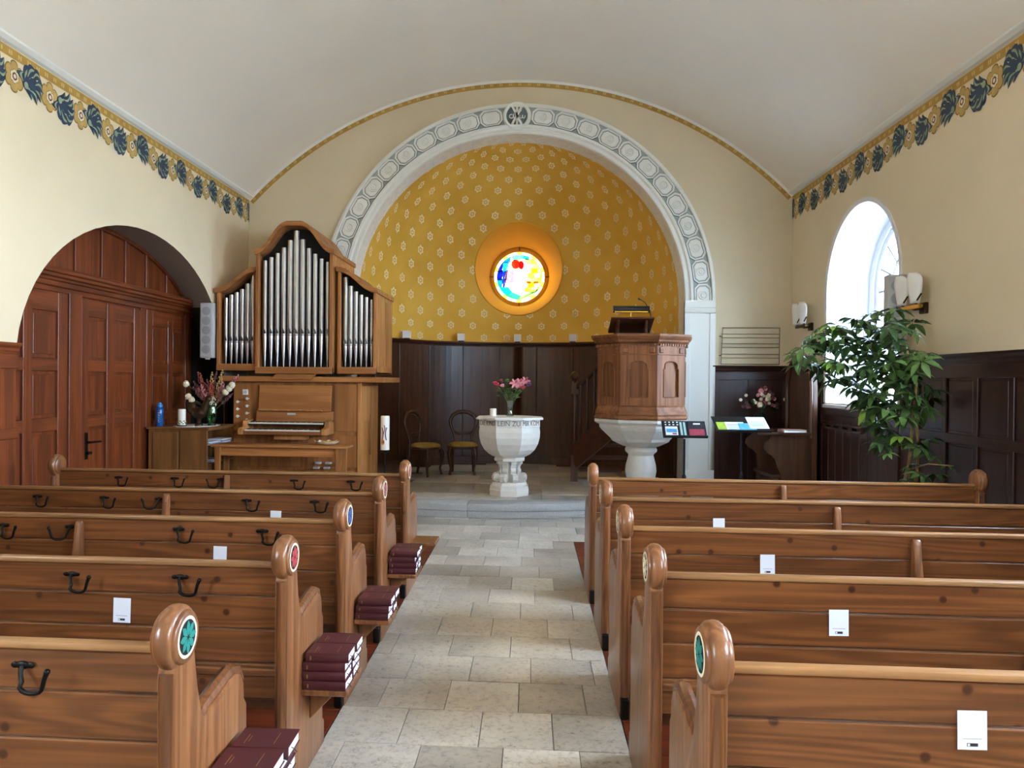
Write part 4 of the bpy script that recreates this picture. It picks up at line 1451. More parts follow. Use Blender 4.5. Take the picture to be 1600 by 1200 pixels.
cl = ogee(-3.415, 3.17, -3.02, 3.52, 10)
crr = ogee(-2.445, 3.17, -2.84, 3.52, 10)[::-1]
tower('centre', -3.415, -2.445, cl + crr, 1.665, -.07, [3.08, 3.12, 3.17, 3.24, 3.33, 3.45, 3.34, 3.23, 3.16, 3.10, 3.06], 2.15, True)

# ---------------------------------------------------------------- organ bench and bowl
bn = thing('organ_bench', 'long plain wooden bench standing in front of the organ keyboards', 'bench', (-2.885, 8.42, .17))
B().box(-.80, .80, -.16, .17, .635, .665).build('seat', OXg, bn, bev=.008, seg=2)
B().box(-.72, .72, -.12, -.09, .535, .635).build('apron', OXg, bn, bev=.003)
for x in (-.72, .70):
    for y in (-.13, .12):
        B().prism([(x - .035, .635), (x + .035, .635), (x + .022, 0), (x - .022, 0)], 'Y', y - .02, y + .02).build('leg', OZ, bn, bev=.004)
    B().box(x - .015, x + .015, -.11, .10, .20, .25).build('stretcher', OZ, bn, bev=.003)
bw = thing('shell_bowl', 'small cream shell shaped dish lying on the organ bench', 'dish', (-2.36, 8.42, .835))
b = B()
n_ = 24
vs, fs = [], []
for j, (r_, zz_) in enumerate(((.03, .004), (.08, .012), (.115, .032), (.125, .045), (.11, .034), (.07, .018), (.0, .012))):
    for k in range(n_):
        a = 2 * pi * k / n_
        rr = r_ * (1 + .12 * cos(8 * a) * (j > 0))
        vs.append((rr * cos(a) * 1.1, rr * sin(a) * .75, zz_ + .010 * cos(8 * a) * (j in (2, 3))))
for j in range(6):
    for k in range(n_):
        fs.append((j * n_ + k, j * n_ + (k + 1) % n_, (j + 1) * n_ + (k + 1) % n_, (j + 1) * n_ + k))
fs.append(tuple(range(n_))[::-1])
b.add(vs, fs)
b.build('dish', M['cream'], bw, smooth=True)
for k in range(3):
    B().ball((-.04 + k * .04, .01 * (k - 1), .038), .022, (1.2, .9, .6), 10).build('shell', M['tan'], bw, smooth=True)

# ---------------------------------------------------------------- side cabinet with open shelves
cb = thing('side_cabinet', 'brown cabinet with a knobbed door and open side shelves beside the organ', 'cabinet', (-4.06, 8.26, 0))
CZ, CXg = wood('cabinet', 'Z'), wood('cabinet', 'X')
B().box(-.38, .37, -.02, .76, 1.005, 1.03).build('top', CXg, cb, bev=.004)
B().box(-.36, .08, .0, .74, .02, 1.005).build('body', CZ, cb, bev=.003)
dr = B().box(-.30, .0, -.014, .0, .10, .97).build('door', CZ, cb, bev=.003)
B().lathe([(.008, 0), (.008, -.012), (.016, -.02), (.014, -.03), (.0001, -.034)], 12, (-.04, -.014, .58), 0, 'Y').build('knob', M['brass'], dr, smooth=True)
B().box(.02, .345, -.010, .0, .06, 1.0).build('front_panel', CZ, cb, bev=.003)
B().box(.08, .345, .0, .012, .02, 1.0).build('divider', CZ, cb)
B().box(.08, .345, .72, .74, .02, 1.0).build('divider', CZ, cb)
for zz_ in (.02, .26, .42, .60, .80, .99):
    B().box(.08, .352, .0, .74, zz_, zz_ + .016).build('shelf', CXg, cb, bev=.002)
rp_ = random.Random(2)
for k, (zz_, y0, d, hh, lab) in enumerate(((.816, .10, .30, .035, 'thick white paper stack on the upper cabinet shelf'), (.816, .44, .26, .05, 'white folder stack at the back of the upper cabinet shelf'), (.616, .12, .28, .03, 'thin paper stack on the middle cabinet shelf'),
                                           (.436, .10, .26, .03, 'thin paper stack on the lower cabinet shelf'), (.276, .45, .22, .045, 'folder stack at the back of the low cabinet shelf'), (.036, .2, .3, .05, 'paper stack on the bottom cabinet shelf'))):
    t = thing('paper_stack', lab, 'papers', (-4.06 + .15, 8.26 + y0, zz_))
    nsh = 3
    for j in range(nsh):
        o_ = rp_.uniform(-.008, .008)
        B().box(.0 + o_, .185 + o_, 0, d, j * hh / nsh, (j + 1) * hh / nsh - .002).build('sheaf', M['paper'] if j != 1 else M['blue_grey'], t)
M_blue = None

# things on the cabinet
dl = B()
vs = []
nd = 36
for r_ in (0, 1):
    for k in range(nd):
        a = 2 * pi * k / nd
        sc = 1.0 if r_ == 0 else (1.0 + .05 * cos(12 * a))
        vs.append((-3.98 + .24 * sc * cos(a), 8.56 + .30 * sc * sin(a), 1.0325 + (0 if r_ else .002)))
dl.add([(p[0], p[1], 1.031) for p in vs[nd:]] + [(p[0], p[1], 1.034) for p in vs[nd:]], [tuple(range(nd))[::-1], tuple(range(nd, 2 * nd))] + [(k, (k + 1) % nd, nd + (k + 1) % nd, nd + k) for k in range(nd)])
tag(dl.build('doily', M['lace']), 'white lace doily spread on top of the side cabinet', 'doily')
bt = thing('water_bottle', 'translucent blue water bottle standing on the side cabinet', 'bottle', (-4.36, 8.40, 1.03))
B().lathe([(.040, 0), (.044, .006), (.044, .19), (.040, .205), (.030, .215), (.030, .23)], 24).build('body', M['bottle'], bt, smooth=True)
B().lathe([(.034, .225), (.034, .255), (.024, .262), (.022, .278), (.0001, .28)], 20).build('cap', M['bottle_cap'], bt, smooth=True)
b = B()
for k in range(7):
    b.box(.004, .016 if k % 2 else .024, -.0455, -.0435, .05 + k * .018, .054 + k * .018)
b.build('scale_marks', M['paper'], bt)
cn = thing('pillar_candle', 'white pillar candle with a green wreath on the cabinet doily', 'candle', (-4.10, 8.42, 1.034))
B().lathe([(.043, .012), (.045, .016), (.045, .195), (.040, .20), (.012, .194), (.0001, .194)], 24).build('wax', M['wax'], cn, smooth=True)
B().tube([(0, 0, .19), (.002, 0, .212)], .002, 5).build('wick', M['iron'], cn)
B().lathe([(.055, 0), (.058, .004), (.052, .012), (.0001, .012)], 20).build('plate', M['iron'], cn, smooth=True)
b = B()
for k in range(22):
    a = k * 2.4
    b.ball((.047 * cos(a), .047 * sin(a), .03 + .03 * (k % 3) / 2), .012, (1, 1, .6), 6)
b.build('wreath', M['leaf'], cn, smooth=True)
# bronze hen
hn = thing('hen_figure', 'brown bronze hen figure with a round tail on the cabinet', 'figurine', (-3.93, 8.50, 1.034))
b = B()
b.ball((0, 0, .155), .085, (1.15, .75, .85), 16)
for k in range(9):                      # tail fan
    t = k / 8
    b.ball((-.06 - .06 * t, 0, .17 + .09 * t), .055 + .022 * sin(pi * t), (.85, .55, 1), 12)
for k in range(9):                      # neck and head
    t = k / 8
    b.ball((.06 + .045 * t, 0, .18 + .13 * t), .05 - .018 * t, (1, .9, 1), 12)
b.ball((.108, 0, .318), .034, (1.1, .9, 1), 12)
b.tube([(.135, 0, .315), (.165, 0, .305)], [.014, .003], 8)
for k in range(3):
    b.ball((.085 + k * .018, 0, .35), .014, (1, .5, 1), 8)
b.tube([(.0, 0, .10), (.0, 0, .02)], [.035, .025], 10)
b.lathe([(.05, 0), (.05, .012), (.03, .03)], 16)
o = b.build('body', M['bronze'], hn)
md_ = o.modifiers.new('merge', 'REMESH')
md_.mode = 'VOXEL'
md_.voxel_size = .007
md_.use_smooth_shade = True
# green vase and dried flowers
gv = thing('green_vase', 'ribbed green glass vase on the cabinet beside the organ', 'vase', (-3.80, 8.56, 1.034))
B().lathe([(.045, 0), (.05, .008), (.04, .02), (.055, .05), (.068, .12), (.062, .19), (.050, .235), (.054, .25), (.050, .248), (.046, .235), (.058, .18), (.063, .12), (.05, .05), (.0001, .025)], 24, caps=True).build('glass_body', M['glass_green'], gv, smooth=True)
B().lathe([(.05, 0), (.052, .006), (.042, .022), (.0001, .024)], 24).build('foot', M['glass_clear'], gv, smooth=True)
dbq = thing('dried_bouquet', 'dried flower bouquet with white pompoms and reddish plumes in green vase', 'flowers', (-3.80, 8.56, 1.08))
rq = random.Random(11)
st = B()
tips = []
for k in range(26):
    a = rq.uniform(0, 2 * pi)
    sp = rq.uniform(.03, .24)
    hgt = rq.uniform(.38, .60) - sp * .35
    tip = (sp * cos(a) * 1.15, sp * sin(a) * .7, hgt)
    tips.append(tip)
    st.tube([(0, 0, 0), (tip[0] * .25, tip[1] * .25, hgt * .5), tip], .0028, 5)
st.build('stems', M['olive'], dbq)
for k, tip in enumerate(tips):
    cols = ['rose', 'plum', 'tan', 'rust', 'plum', 'pink'][k % 6]
    b = B()
    for j in range(9):
        t = j / 8
        q = Vector((tip[0] * .25, tip[1] * .25, tip[2] * .5)).lerp(Vector(tip), .45 + .75 * t)
        w_ = .022 * sin(pi * (.15 + .8 * t))
        for u in range(3):
            a = rq.uniform(0, 6.28)
            b.ball((q.x + w_ * cos(a), q.y + w_ * sin(a), q.z), .008, (1, 1, 1.7), 5)
    b.build('plume', M[cols], dbq, smooth=True)
for px, pz in ((-.29, .45), (-.26, .30), (-.22, .26), (.27, .44), (.235, .40), (.19, .36)):
    B().tube([(0, 0, .1), (px * .5, -.04, pz * .75), (px, -.06, pz)], .003, 5).build('stem', M['olive'], dbq)
    b = B()
    b.ball((px, -.06, pz), .038, (1, 1, 1), 14)
    for k in range(40):
        a, e = rq.uniform(0, 6.28), rq.uniform(-1.4, 1.4)
        b.ball((px + .036 * cos(a) * cos(e), -.06 + .036 * sin(a) * cos(e), pz + .036 * sin(e)), .007, n=4)
    b.build('pompom', M['cream'], dbq, smooth=True)
b = B()
for k in range(70):
    a = rq.uniform(0, 6.28)
    r_ = rq.uniform(.0, .08)
    b.ball((r_ * cos(a), r_ * sin(a) - .02, .20 + rq.uniform(0, .11)), rq.uniform(.005, .011), n=5)
tag(b.build('white_sprays', M['flower_white'], dbq), kind='stuff')

# ---------------------------------------------------------------- column loudspeakers
def speaker(loc, rz, label):
    t = thing('column_speaker', label, 'loudspeaker', loc, rz, 'column loudspeakers')
    bd = B().box(-.085, .085, -.05, .06, -.345, .345).build('body', M['grey_speaker'], t, bev=.012, seg=2)
    B().box(-.072, .072, -.056, -.048, -.33, .33).build('grille', M['grey_speaker'], t, bev=.004)
    for k in range(5):
        zz_ = .24 - k * .12
        B().lathe([(.054, -.0565), (.054, -.059), (.046, -.060), (.020, -.058), (.0001, -.061)], 20, (0, 0, zz_), 0, 'Y', False).build('driver', M['grille'], t, smooth=True)
    B().tube([(0, .06, 0), (-.02, .20, 0), (-.06, .46, 0)] if loc[0] < 0 else [(0, .06, 0), (.05, .10, 0), (.10, .12, 0)], .014, 8).build('wall_bracket', M['black'], t)
    B().box(-.02, .02, -.03, .02, -.365, -.345).build('lower_clip', M['grey_speaker'], t)
    return t
speaker((-4.05, 9.0, 2.20), 0, 'light grey column loudspeaker hanging beside the organ')
speaker((3.37, 7.08, 2.27), radians(-8), 'grey column loudspeaker backlit in front of the window edge')
# ---------------------------------------------------------------- paschal candle on a stand
pc = thing('paschal_candle', 'tall white candle with a red and violet emblem on a black stand', 'candle', (-1.83, 9.2, .17))
B().lathe([(.11, 0), (.11, .015), (.02, .03), (.014, .05)], 24).build('base', M['iron'], pc, smooth=True)
B().tube([(0, 0, .03), (0, 0, .53)], .013, 10).build('pole', M['iron'], pc, smooth=True)
B().lathe([(.012, .50), (.062, .535), (.064, .545), (.0001, .545)], 24).build('dish', M['iron'], pc, smooth=True)
B().lathe([(.055, .545), (.056, .55), (.056, .965), (.052, .975), (.02, .97), (.0001, .972)], 28).build('wax', M['wax'], pc, smooth=True)
B().tube([(0, 0, .97), (.002, 0, .99)], .003, 5).build('wick', M['iron'], pc)
def wrap(pts_, w_, mat, r_=.0567):
    b = B()
    for (a0, z0), (a1, z1) in zip(pts_, pts_[1:]):
        b.add([(r_ * sin(a0 - w_), -r_ * cos(a0 - w_), z0), (r_ * sin(a0 + w_), -r_ * cos(a0 + w_), z0), (r_ * sin(a1 + w_), -r_ * cos(a1 + w_), z1), (r_ * sin(a1 - w_), -r_ * cos(a1 - w_), z1)], [(0, 1, 2, 3)])
    b.build('emblem', mat, pc)
wrap([(-.55 + .28 * sin(t), .83 - .16 * t / 3) for t in [k * .3 for k in range(11)]], .12, M['purple'])
wrap([(.55 - .28 * sin(t), .83 - .16 * t / 3) for t in [k * .3 for k in range(11)]], .12, M['purple'])
wrap([(.0 + .15 * sin(t * 2), .86 - .05 * t) for t in [k * .2 for k in range(12)]], .09, M['red'], .0570)
wrap([(-.3 + .3 * cos(t), .645 + .032 * sin(t)) for t in [k * 2 * pi / 12 for k in range(13)]], .10, M['orange'], .0573)
wrap([(-.3 + .14 * cos(t), .648 + .018 * sin(t)) for t in [k * 2 * pi / 12 for k in range(13)]], .10, M['red'], .0576)
# ---------------------------------------------------------------- baptismal font
c8 = 1 / cos(pi / 8)
FX, FY = -.256, 9.30
ft = thing('baptismal_font', 'octagonal white stone font with scrolled foot and incised lettering', 'font', (FX, FY, .17))
ph8 = pi / 8
def oct_l(b, prof, c=(0, 0, 0)):
    return b.lathe([(r_ * c8, h_ - .17) for r_, h_ in prof], 8, c, ph8, 'Z')
oct_l(B(), [(.24, .17), (.245, .24), (.235, .25), (.235, .29), (.215, .30), (.205, .335)]).build('base', M['stone_white'], ft)
oct_l(B(), [(.115, .335), (.10, .36), (.095, .55), (.12, .60)]).build('stem', M['stone_white'], ft)
oct_l(B(), [(.15, .595), (.185, .60), (.19, .625), (.175, .645), (.15, .65)]).build('collar', M['stone_white'], ft)
for k in range(8):      # scroll brackets round the stem
    a = pi / 8 + k * pi / 4
    b = B()
    sc = []
    for j in range(22):            # big lower volute
        t = j / 21
        an = -pi * .5 + t * 3.6 * pi
        r_ = .062 * (1 - .72 * t)
        sc.append((.172 + r_ * cos(an + pi), .225 + r_ * sin(an + pi)))
    def place(u, z, w): return (u * cos(a) - w * sin(a), u * sin(a) + w * cos(a), z)
    pts_ = [(.15, .425), (.135, .39), (.12, .34), (.135, .30)] + sc[2:]
    for (u0, z0), (u1, z1) in zip(pts_, pts_[1:]):
        b.bar(place(u0, z0, 0), place(u1, z1, 0), .07, .022, (cos(a), sin(a), .01))
    b.tube([place(.140, .405, -.036), place(.140, .405, .036)], .026, 12)
    b.tube([place(.172, .225, -.037), place(.172, .225, .037)], .034, 12)
    b.build('scroll', M['stone_white'], ft)
oct_l(B(), [(.165, .645), (.20, .655), (.26, .69), (.315, .745), (.355, .82), (.375, .90), (.379, .97), (.372, 1.03)]).build('bowl', M['stone_white'], ft)
oct_l(B(), [(.372, 1.03), (.376, 1.035), (.376, 1.12), (.365, 1.13), (.0, 1.13)]).build('rim', M['stone_white'], ft)
oct_l(B(), [(.37, 1.128), (.40, 1.132), (.40, 1.146), (.0, 1.148)]).build('lid', wood('brown', 'X'), ft, bev=.003)
for k, tx in ((0, 'DIE KIND'), (1, 'LEIN ZU'), (2, 'MIR KOM')):
    a = -pi / 2 + (k - 1) * pi / 4
    o = text_mesh(tx, .085, .0012, 'lettering', M['letter'], ft, .275)
    o.rotation_euler = (pi / 2, 0, a + pi / 2)
    o.location = (.3775 * cos(a), .3775 * sin(a), 1.077 - .17)
# lace cloth
b = B()
nd = 48
vs = [(FX + .0, FY, 1.3215 - .17)]
rings = []
for j, (r_, z0) in enumerate(((.36, 1.152), (.415, 1.150), (.425, 1.120))):
    rings.append([(FX + r_ * (1 + (.03 * cos(16 * a) if j == 2 else 0)) * cos(a) * (1 / max(abs(cos(((a + pi / 8) % (pi / 4)) - pi / 8)), .92)) * .965, FY + r_ * (1 + (.03 * cos(16 * a) if j == 2 else 0)) * sin(a) * .965 * (1 / max(abs(cos(((a + pi / 8) % (pi / 4)) - pi / 8)), .92)), z0 + (.012 * cos(16 * a) if j == 2 else 0)) for a in [2 * pi * k / nd for k in range(nd)]])
allv = rings[0] + rings[1] + rings[2]
b.add(allv, [tuple(range(nd))] + [(j * nd + k, j * nd + (k + 1) % nd, (j + 1) * nd + (k + 1) % nd, (j + 1) * nd + k) for j in (0, 1) for k in range(nd)])
o = tag(b.build('lace_cloth', M['lace'], smooth=True), 'white lace cloth lying over the rim of the stone font', 'cloth')
md_ = o.modifiers.new('thick', 'SOLIDIFY')
md_.thickness = .003
ZT = 1.1535
vz = thing('glass_vase', 'clear flared glass vase of flowers on the stone font', 'vase', (FX, FY, ZT))
B().lathe([(.045, 0), (.048, .006), (.034, .03), (.036, .10), (.05, .17), (.062, .20), (.059, .20), (.047, .17), (.032, .10), (.030, .035), (.0001, .02)], 24).build('glass_body', M['glass_clear'], vz, smooth=True)
B().lathe([(.028, .03), (.031, .10), (.036, .13), (.0001, .13)], 20).build('stems_in_water', M['leaf'], vz, smooth=True)
fq = thing('flower_bouquet', 'bouquet of pink lilies and red roses in the vase on the font', 'flowers', (FX, FY, ZT + .12))
def petal_fan(b, c_, n_, L, w_, up_, tilt=0.0):
    for k in range(n_):
        a = 2 * pi * k / n_
        d = Vector((cos(a), -.35 * abs(sin(a)) - .25, sin(a))).normalized()
        if tilt: d = Vector((cos(a), sin(a), up_)).normalized()
        sd = d.cross(Vector((.3, -1, .4))).normalized()
        p0 = Vector(c_)
        pts_ = [p0, p0 + d * L * .35 + sd * w_, p0 + d * L * .75 + sd * w_ * .8 + Vector((0, -.01, 0)), p0 + d * L + Vector((0, -.012, -.008)), p0 + d * L * .75 - sd * w_ * .8 + Vector((0, -.01, 0)), p0 + d * L * .35 - sd * w_]
        b.add(pts_, [(0, 1, 2, 5), (5, 2, 4), (2, 3, 4)])
rq = random.Random(4)
blo = [(-.19, .30, 'magenta', 'rose'), (-.165, .285, 'magenta', 'rose'), (-.12, .33, 'rose', 'rose'), (-.10, .27, 'pink', 'rose'), (.06, .30, 'pink', 'lily'), (.12, .31, 'pink', 'lily'), (.10, .26, 'pink', 'lily'), (.19, .33, 'pink', 'lily'), (.21, .275, 'purple', 'rose'), (.235, .29, 'purple', 'rose'), (.00, .30, 'magenta', 'rose'), (-.04, .33, 'leaf', 'rose'), (.16, .25, 'magenta', 'rose')]
for x, z, colr, kind in blo:
    y = rq.uniform(-.10, .04)
    B().tube([(0, 0, -.05), (x * .4, y * .4, z * .5), (x, y, z)], .003, 5).build('flower_stem', M['leaf'], fq)
    b = B()
    if kind == 'lily':
        petal_fan(b, (x, y, z), 6, .075, .016, .5)
        b.ball((x, y - .015, z), .008, n=6)
    else:
        for k in range(9):
            a = k * 2.4
            b.ball((x + .014 * cos(a), y + .012 * sin(a) - .004, z + .008 * (k % 3 - 1)), .017, (1, 1, .9), 7)
    b.build('blossom', M[colr], fq, smooth=True)
lv = None
def leaflet_mesh(L, w_):
    b = B()
    rows_ = [(0, .1), (.2, .6), (.45, 1), (.75, .72), (1, .03)]
    vs = []
    for t, k in rows_:
        for u in (-1, 0, 1):
            vs.append((u * w_ * k, L * t, -.18 * L * t * t + abs(u) * w_ * k * .35))
    fs = [(i * 3 + j, i * 3 + j + 1, i * 3 + j + 4, i * 3 + j + 3) for i in range(4) for j in (0, 1)]
    return b.add(vs, fs)
for k in range(60):
    a = rq.uniform(0, 2 * pi)
    r_ = rq.uniform(.02, .20)
    if lv is None:
        lv = leaflet_mesh(.085, .02).build('leaf', M['leaf'], fq, smooth=True)
        o = lv
    else:
        o = lv.copy()
        COL.objects.link(o)
    o.location = (r_ * cos(a) * .7, r_ * sin(a) * .5, .12 + rq.uniform(0, .15) - r_ * .15)
    o.rotation_euler = (rq.uniform(-.3, .9), rq.uniform(-.5, .5), rq.uniform(0, 6.28))
fc = thing('small_candle', 'short white candle beside the vase on the stone font', 'candle', (-.468, 9.27, ZT))
B().lathe([(.040, 0), (.042, .004), (.042, .092), (.036, .098), (.012, .09), (.0001, .09)], 24).build('wax', M['wax'], fc, smooth=True)
B().tube([(0, 0, .088), (.001, 0, .106)], .002, 5).build('wick', M['iron'], fc)

# ---------------------------------------------------------------- balloon-back chairs
def chair(loc, rz, label):
    t = thing('balloon_back_chair', label, 'chair', loc, rz, 'balloon back chairs in the apse')
    BR = wood('brown', 'Z')
    seat = [(.24 * cos(a) * (1.0 if sin(a) < 0 else .92), .22 * sin(a) - (.02 if sin(a) < 0 else 0)) for a in [2 * pi * k / 28 for k in range(28)]]
    B().prism(seat, 'Z', .395, .435).build('seat_frame', BR, t, bev=.008, seg=2)
    cu = B()
    n_ = 28
    vs = [(x * k, y * k, z) for k, z in ((.97, .435), (.95, .462), (.75, .482), (.35, .49)) for x, y in seat] + [(0, 0, .491)]
    cu.add(vs, [(j * n_ + k, j * n_ + (k + 1) % n_, (j + 1) * n_ + (k + 1) % n_, (j + 1) * n_ + k) for j in range(3) for k in range(n_)] + [(3 * n_ + k, 3 * n_ + (k + 1) % n_, 4 * n_) for k in range(n_)])
    cu.build('cushion', M['velvet'], t, smooth=True)
    for s in (-1, 1):
        B().tube([(s * .175, -.15, .40), (s * .20, -.185, .34), (s * .195, -.18, .22), (s * .175, -.16, .10), (s * .19, -.185, .0)], [.03, .034, .024, .017, .02], 10).build('leg', BR, t, smooth=True)
        B().tube([(s * .15, .17, .43), (s * .155, .19, .25), (s * .165, .25, .0)], [.027, .023, .019], 10).build('leg', BR, t, smooth=True)
    loop = [(-.14, .18, .43), (-.125, .195, .52), (-.15, .21, .62), (-.195, .225, .72), (-.205, .235, .80), (-.17, .245, .88), (-.09, .25, .93), (0, .252, .942)]
    loop += [(-x, y, z) for x, y, z in reversed(loop[:-1])]
    B().tube(loop, [.022, .021, .021, .024, .027, .03, .033, .035, .033, .03, .027, .024, .021, .021, .022], 10).build('back_frame', BR, t, smooth=True)
    B().tube([(-.15, .215, .635), (-.07, .21, .60), (0, .208, .615), (.07, .21, .60), (.15, .215, .635)], [.017, .022, .027, .022, .017], 8).build('back_rail', BR, t, smooth=True)
    return t
chair((-1.58, 11.0, .17), radians(64), 'dark balloon back chair turned sideways, next to the tall painted candle')
chair((-1.03, 11.25, .17), radians(4), 'dark balloon back chair facing forward, next to the stone font')

# small white lamps on the apse ledge
for k, (x, y) in enumerate(((-2.0, 11.80), (-1.18, 12.47), (-.23, 12.66), (.70, 12.50))):
    t = thing('cube_lamp', ['small white cube lamp on the apse ledge, beside the organ', 'small white cube lamp on the apse ledge, second from the organ', 'small white cube lamp on the apse ledge, straight above the font flowers', 'small white cube lamp on the apse ledge, beside the pulpit'][k], 'lamp', (x, y - .04, 2.262), 0, 'cube lamps on the apse ledge')
    B().box(-.06, .06, -.055, .065, .012, .132).build('housing', M['paper'], t, bev=.004)
    B().box(-.045, .045, -.045, .055, 0, .014).build('foot', M['black'], t)

# ---------------------------------------------------------------- pulpit
PXc, PYc = 1.40, 9.42
pu = thing('pulpit', 'octagonal wooden pulpit with arched panels on a white stone baluster foot', 'pulpit', (PXc, PYc, .17))
ph = radians(10 - 90)
WZ, WX = wood('pulpit', 'Z'), wood('pulpit', 'X')
zz = lambda v: v - .17
def octw(prof, name, mat, bev=.004):
    return B().lathe([(r_, zz(h_)) for r_, h_ in prof], 8, (0, 0, 0), ph).build(name, mat, pu)
octw([(.50, 1.14), (.60, 1.145), (.61, 1.165), (.595, 1.19), (.60, 1.21), (.585, 1.25), (.565, 1.30), (.57, 1.32), (.50, 1.33)], 'base_moulding', WX)
octw([(.545, 1.32), (.545, 2.05)], 'body', WZ, 0)
octw([(.50, 2.03), (.575, 2.035), (.58, 2.06), (.615, 2.085), (.62, 2.105), (.64, 2.125), (.655, 2.15), (.655, 2.175), (.50, 2.18)], 'cornice', WX)
ap = .545 * cos(pi / 8)
fwid = 2 * .545 * sin(pi / 8)
def facet_frame(hw, hole, zb0, zsp, z0, z1, t):
    """plate with an arched opening, local x across, y outwards (negative), z up"""
    b = B()
    yo_, yi_ = -t, 0
    def q(xa, xb, za0, za1, zb0_, zb1_):
        b.add([(xa, yo_, za0), (xb, yo_, za1), (xb, yo_, zb1_), (xa, yo_, zb0_)], [(0, 1, 2, 3)])
    q(-hw, -hole, z0, z0, z1, z1)
    q(hole, hw, z0, z0, z1, z1)
    q(-hole, hole, z0, z0, zb0, zb0)
    n_ = 14
    sh = .018                                    # small shoulders at the springing
    pts_ = [(-hole, zb0), (-hole, zsp), (-hole + sh, zsp)]
    pts_ += [((hole - sh) * -cos(pi * k / n_), zsp + .04 + (hole - sh) * .55 * sin(pi * k / n_)) for k in range(n_ + 1)]
    pts_ += [(hole - sh, zsp), (hole, zsp), (hole, zb0)]
    up_ = [p for p in pts_ if p[1] >= zsp]
    for (xa, za), (xb, zb_) in zip(up_, up_[1:]):
        if xb > xa + 1e-6:
            q(xa, xb, za, zb_, z1, z1)
    for (xa, za), (xb, zb_) in zip(pts_, pts_[1:] + pts_[:1]):
        b.add([(xa, yo_, za), (xb, yo_, zb_), (xb, yi_ + .004, zb_), (xa, yi_ + .004, za)], [(0, 1, 2, 3)])
    return b, pts_
for k in range(8):
    a = ph + pi / 8 + k * pi / 4
    if sin(a) > .75 :        # rear sides, towards the stair
        pass
    b, ol = facet_frame(fwid / 2 + .008, .118, zz(1.42), zz(1.76), zz(1.32), zz(2.035), .024)
    f = b.build('panel_frame', WZ, pu)
    f.location = (ap * cos(a), ap * sin(a), 0)
    f.rotation_euler = (0, 0, a + pi / 2)
    m_ = B().tube([(x, -.026, z) for x, z in ol] + [(ol[0][0], -.026, ol[0][1])], .007, 6, False)
    m_.build('panel_moulding', WZ, f, smooth=True)
    B().box(-fwid / 2 - .004, fwid / 2 + .004, -.034, -.020, zz(1.925), zz(1.94)).build('frieze_rail', WX, f, bev=.003)
    for sx in (-1, 1):
        B().box(sx * .155 - .03, sx * .155 + .03, -.036, -.02, zz(1.95), zz(2.015)).build('rosette_block', WX, f, bev=.006)
    dn = B()
    for j in range(11):
        x = -fwid / 2 + fwid * (j + .5) / 11
        dn.box(x - .012, x + .012, -.055, -.02, zz(2.035), zz(2.06))
    dn.build('dentils', WX, f)
SW = M['stone_white']
octw([(.50, 1.145), (.605, 1.14), (.605, 1.11), (.585, 1.09), (.545, 1.075), (.54, 1.04), (.52, 1.01), (.40, .90), (.375, .865), (.36, .855), (.24, .80), (.20, .79)], 'stone_corbel', SW, .004)
B().lathe([(.17, zz(.80)), (.185, zz(.785)), (.20, zz(.75)), (.195, zz(.725)), (.165, zz(.70)), (.155, zz(.68)), (.165, zz(.64)), (.188, zz(.55)), (.195, zz(.48)), (.18, zz(.40)), (.15, zz(.34)), (.16, zz(.31)), (.22, zz(.29)), (.23, zz(.24)), (.23, 0)], 32).build('stone_foot', SW, pu, smooth=True)
B().lathe([(.52, zz(1.33)), (.0001, zz(1.33))], 8, (0, 0, 0), ph, 'Z', False).build('pulpit_floor', WX, pu)
# stair
NX, NY = .635 - PXc, 10.62 - PYc
nw = B()
nw.box(NX - .05, NX + .05, NY - .05, NY + .05, 0, .38)
nw.box(NX - .05, NX + .05, NY - .05, NY + .05, zz(1.42), zz(1.58))
nw.lathe([(.045, .38), (.03, .41), (.042, .46), (.026, .52), (.04, .60), (.026, .70), (.042, .80), (.028, .90), (.042, .98), (.03, 1.06), (.044, 1.14), (.03, 1.2), (.045, 1.25)], 16, (NX, NY, 0))
nw.lathe([(.05, zz(1.58)), (.03, zz(1.60)), (.035, zz(1.62))], 16, (NX, NY, 0))
nw.ball((NX, NY, zz(1.68)), .065, n=16)
nw.build('newel_post', wood('brown', 'Z'), pu, smooth=True)
EX, EY = -.36, .62             # where the stair meets the pulpit, local
BRW, BRX = wood('brown', 'Z'), wood('brown', 'X')
B().bar((NX + .02, NY, zz(1.50)), (EX + .04, EY, zz(1.98)), .06, .07).build('handrail', BRX, pu, bev=.01, seg=2)
B().bar((NX - .02, NY, zz(.50)), (EX + .16, EY - .12, zz(1.12)), .05, .32).build('stair_string', BRX, pu, bev=.006)
for k in range(4):
    t = (k + .8) / 4.6
    x, y = NX + (EX - NX) * t, NY + (EY - NY) * t
    z0, z1 = zz(.70 + .58 * t), zz(1.47 + .48 * t)
    B().lathe([(.014, z0), (.022, z0 + .08), (.013, z0 + .2), (.022, (z0 + z1) / 2), (.013, z1 - .2), (.022, z1 - .08), (.014, z1)], 10, (x, y, 0)).build('baluster', BRW, pu, smooth=True)
for k in range(5):
    t = (k + .5) / 5
    x, y = NX + .3 + (EX - NX) * t, NY + .28 + (EY - NY - .0) * t
    B().box(x - .34, x + .34, y - .16, y + .16, zz(.30 + .19 * k), zz(.335 + .19 * k)).build('tread', BRX, pu, bev=.004)
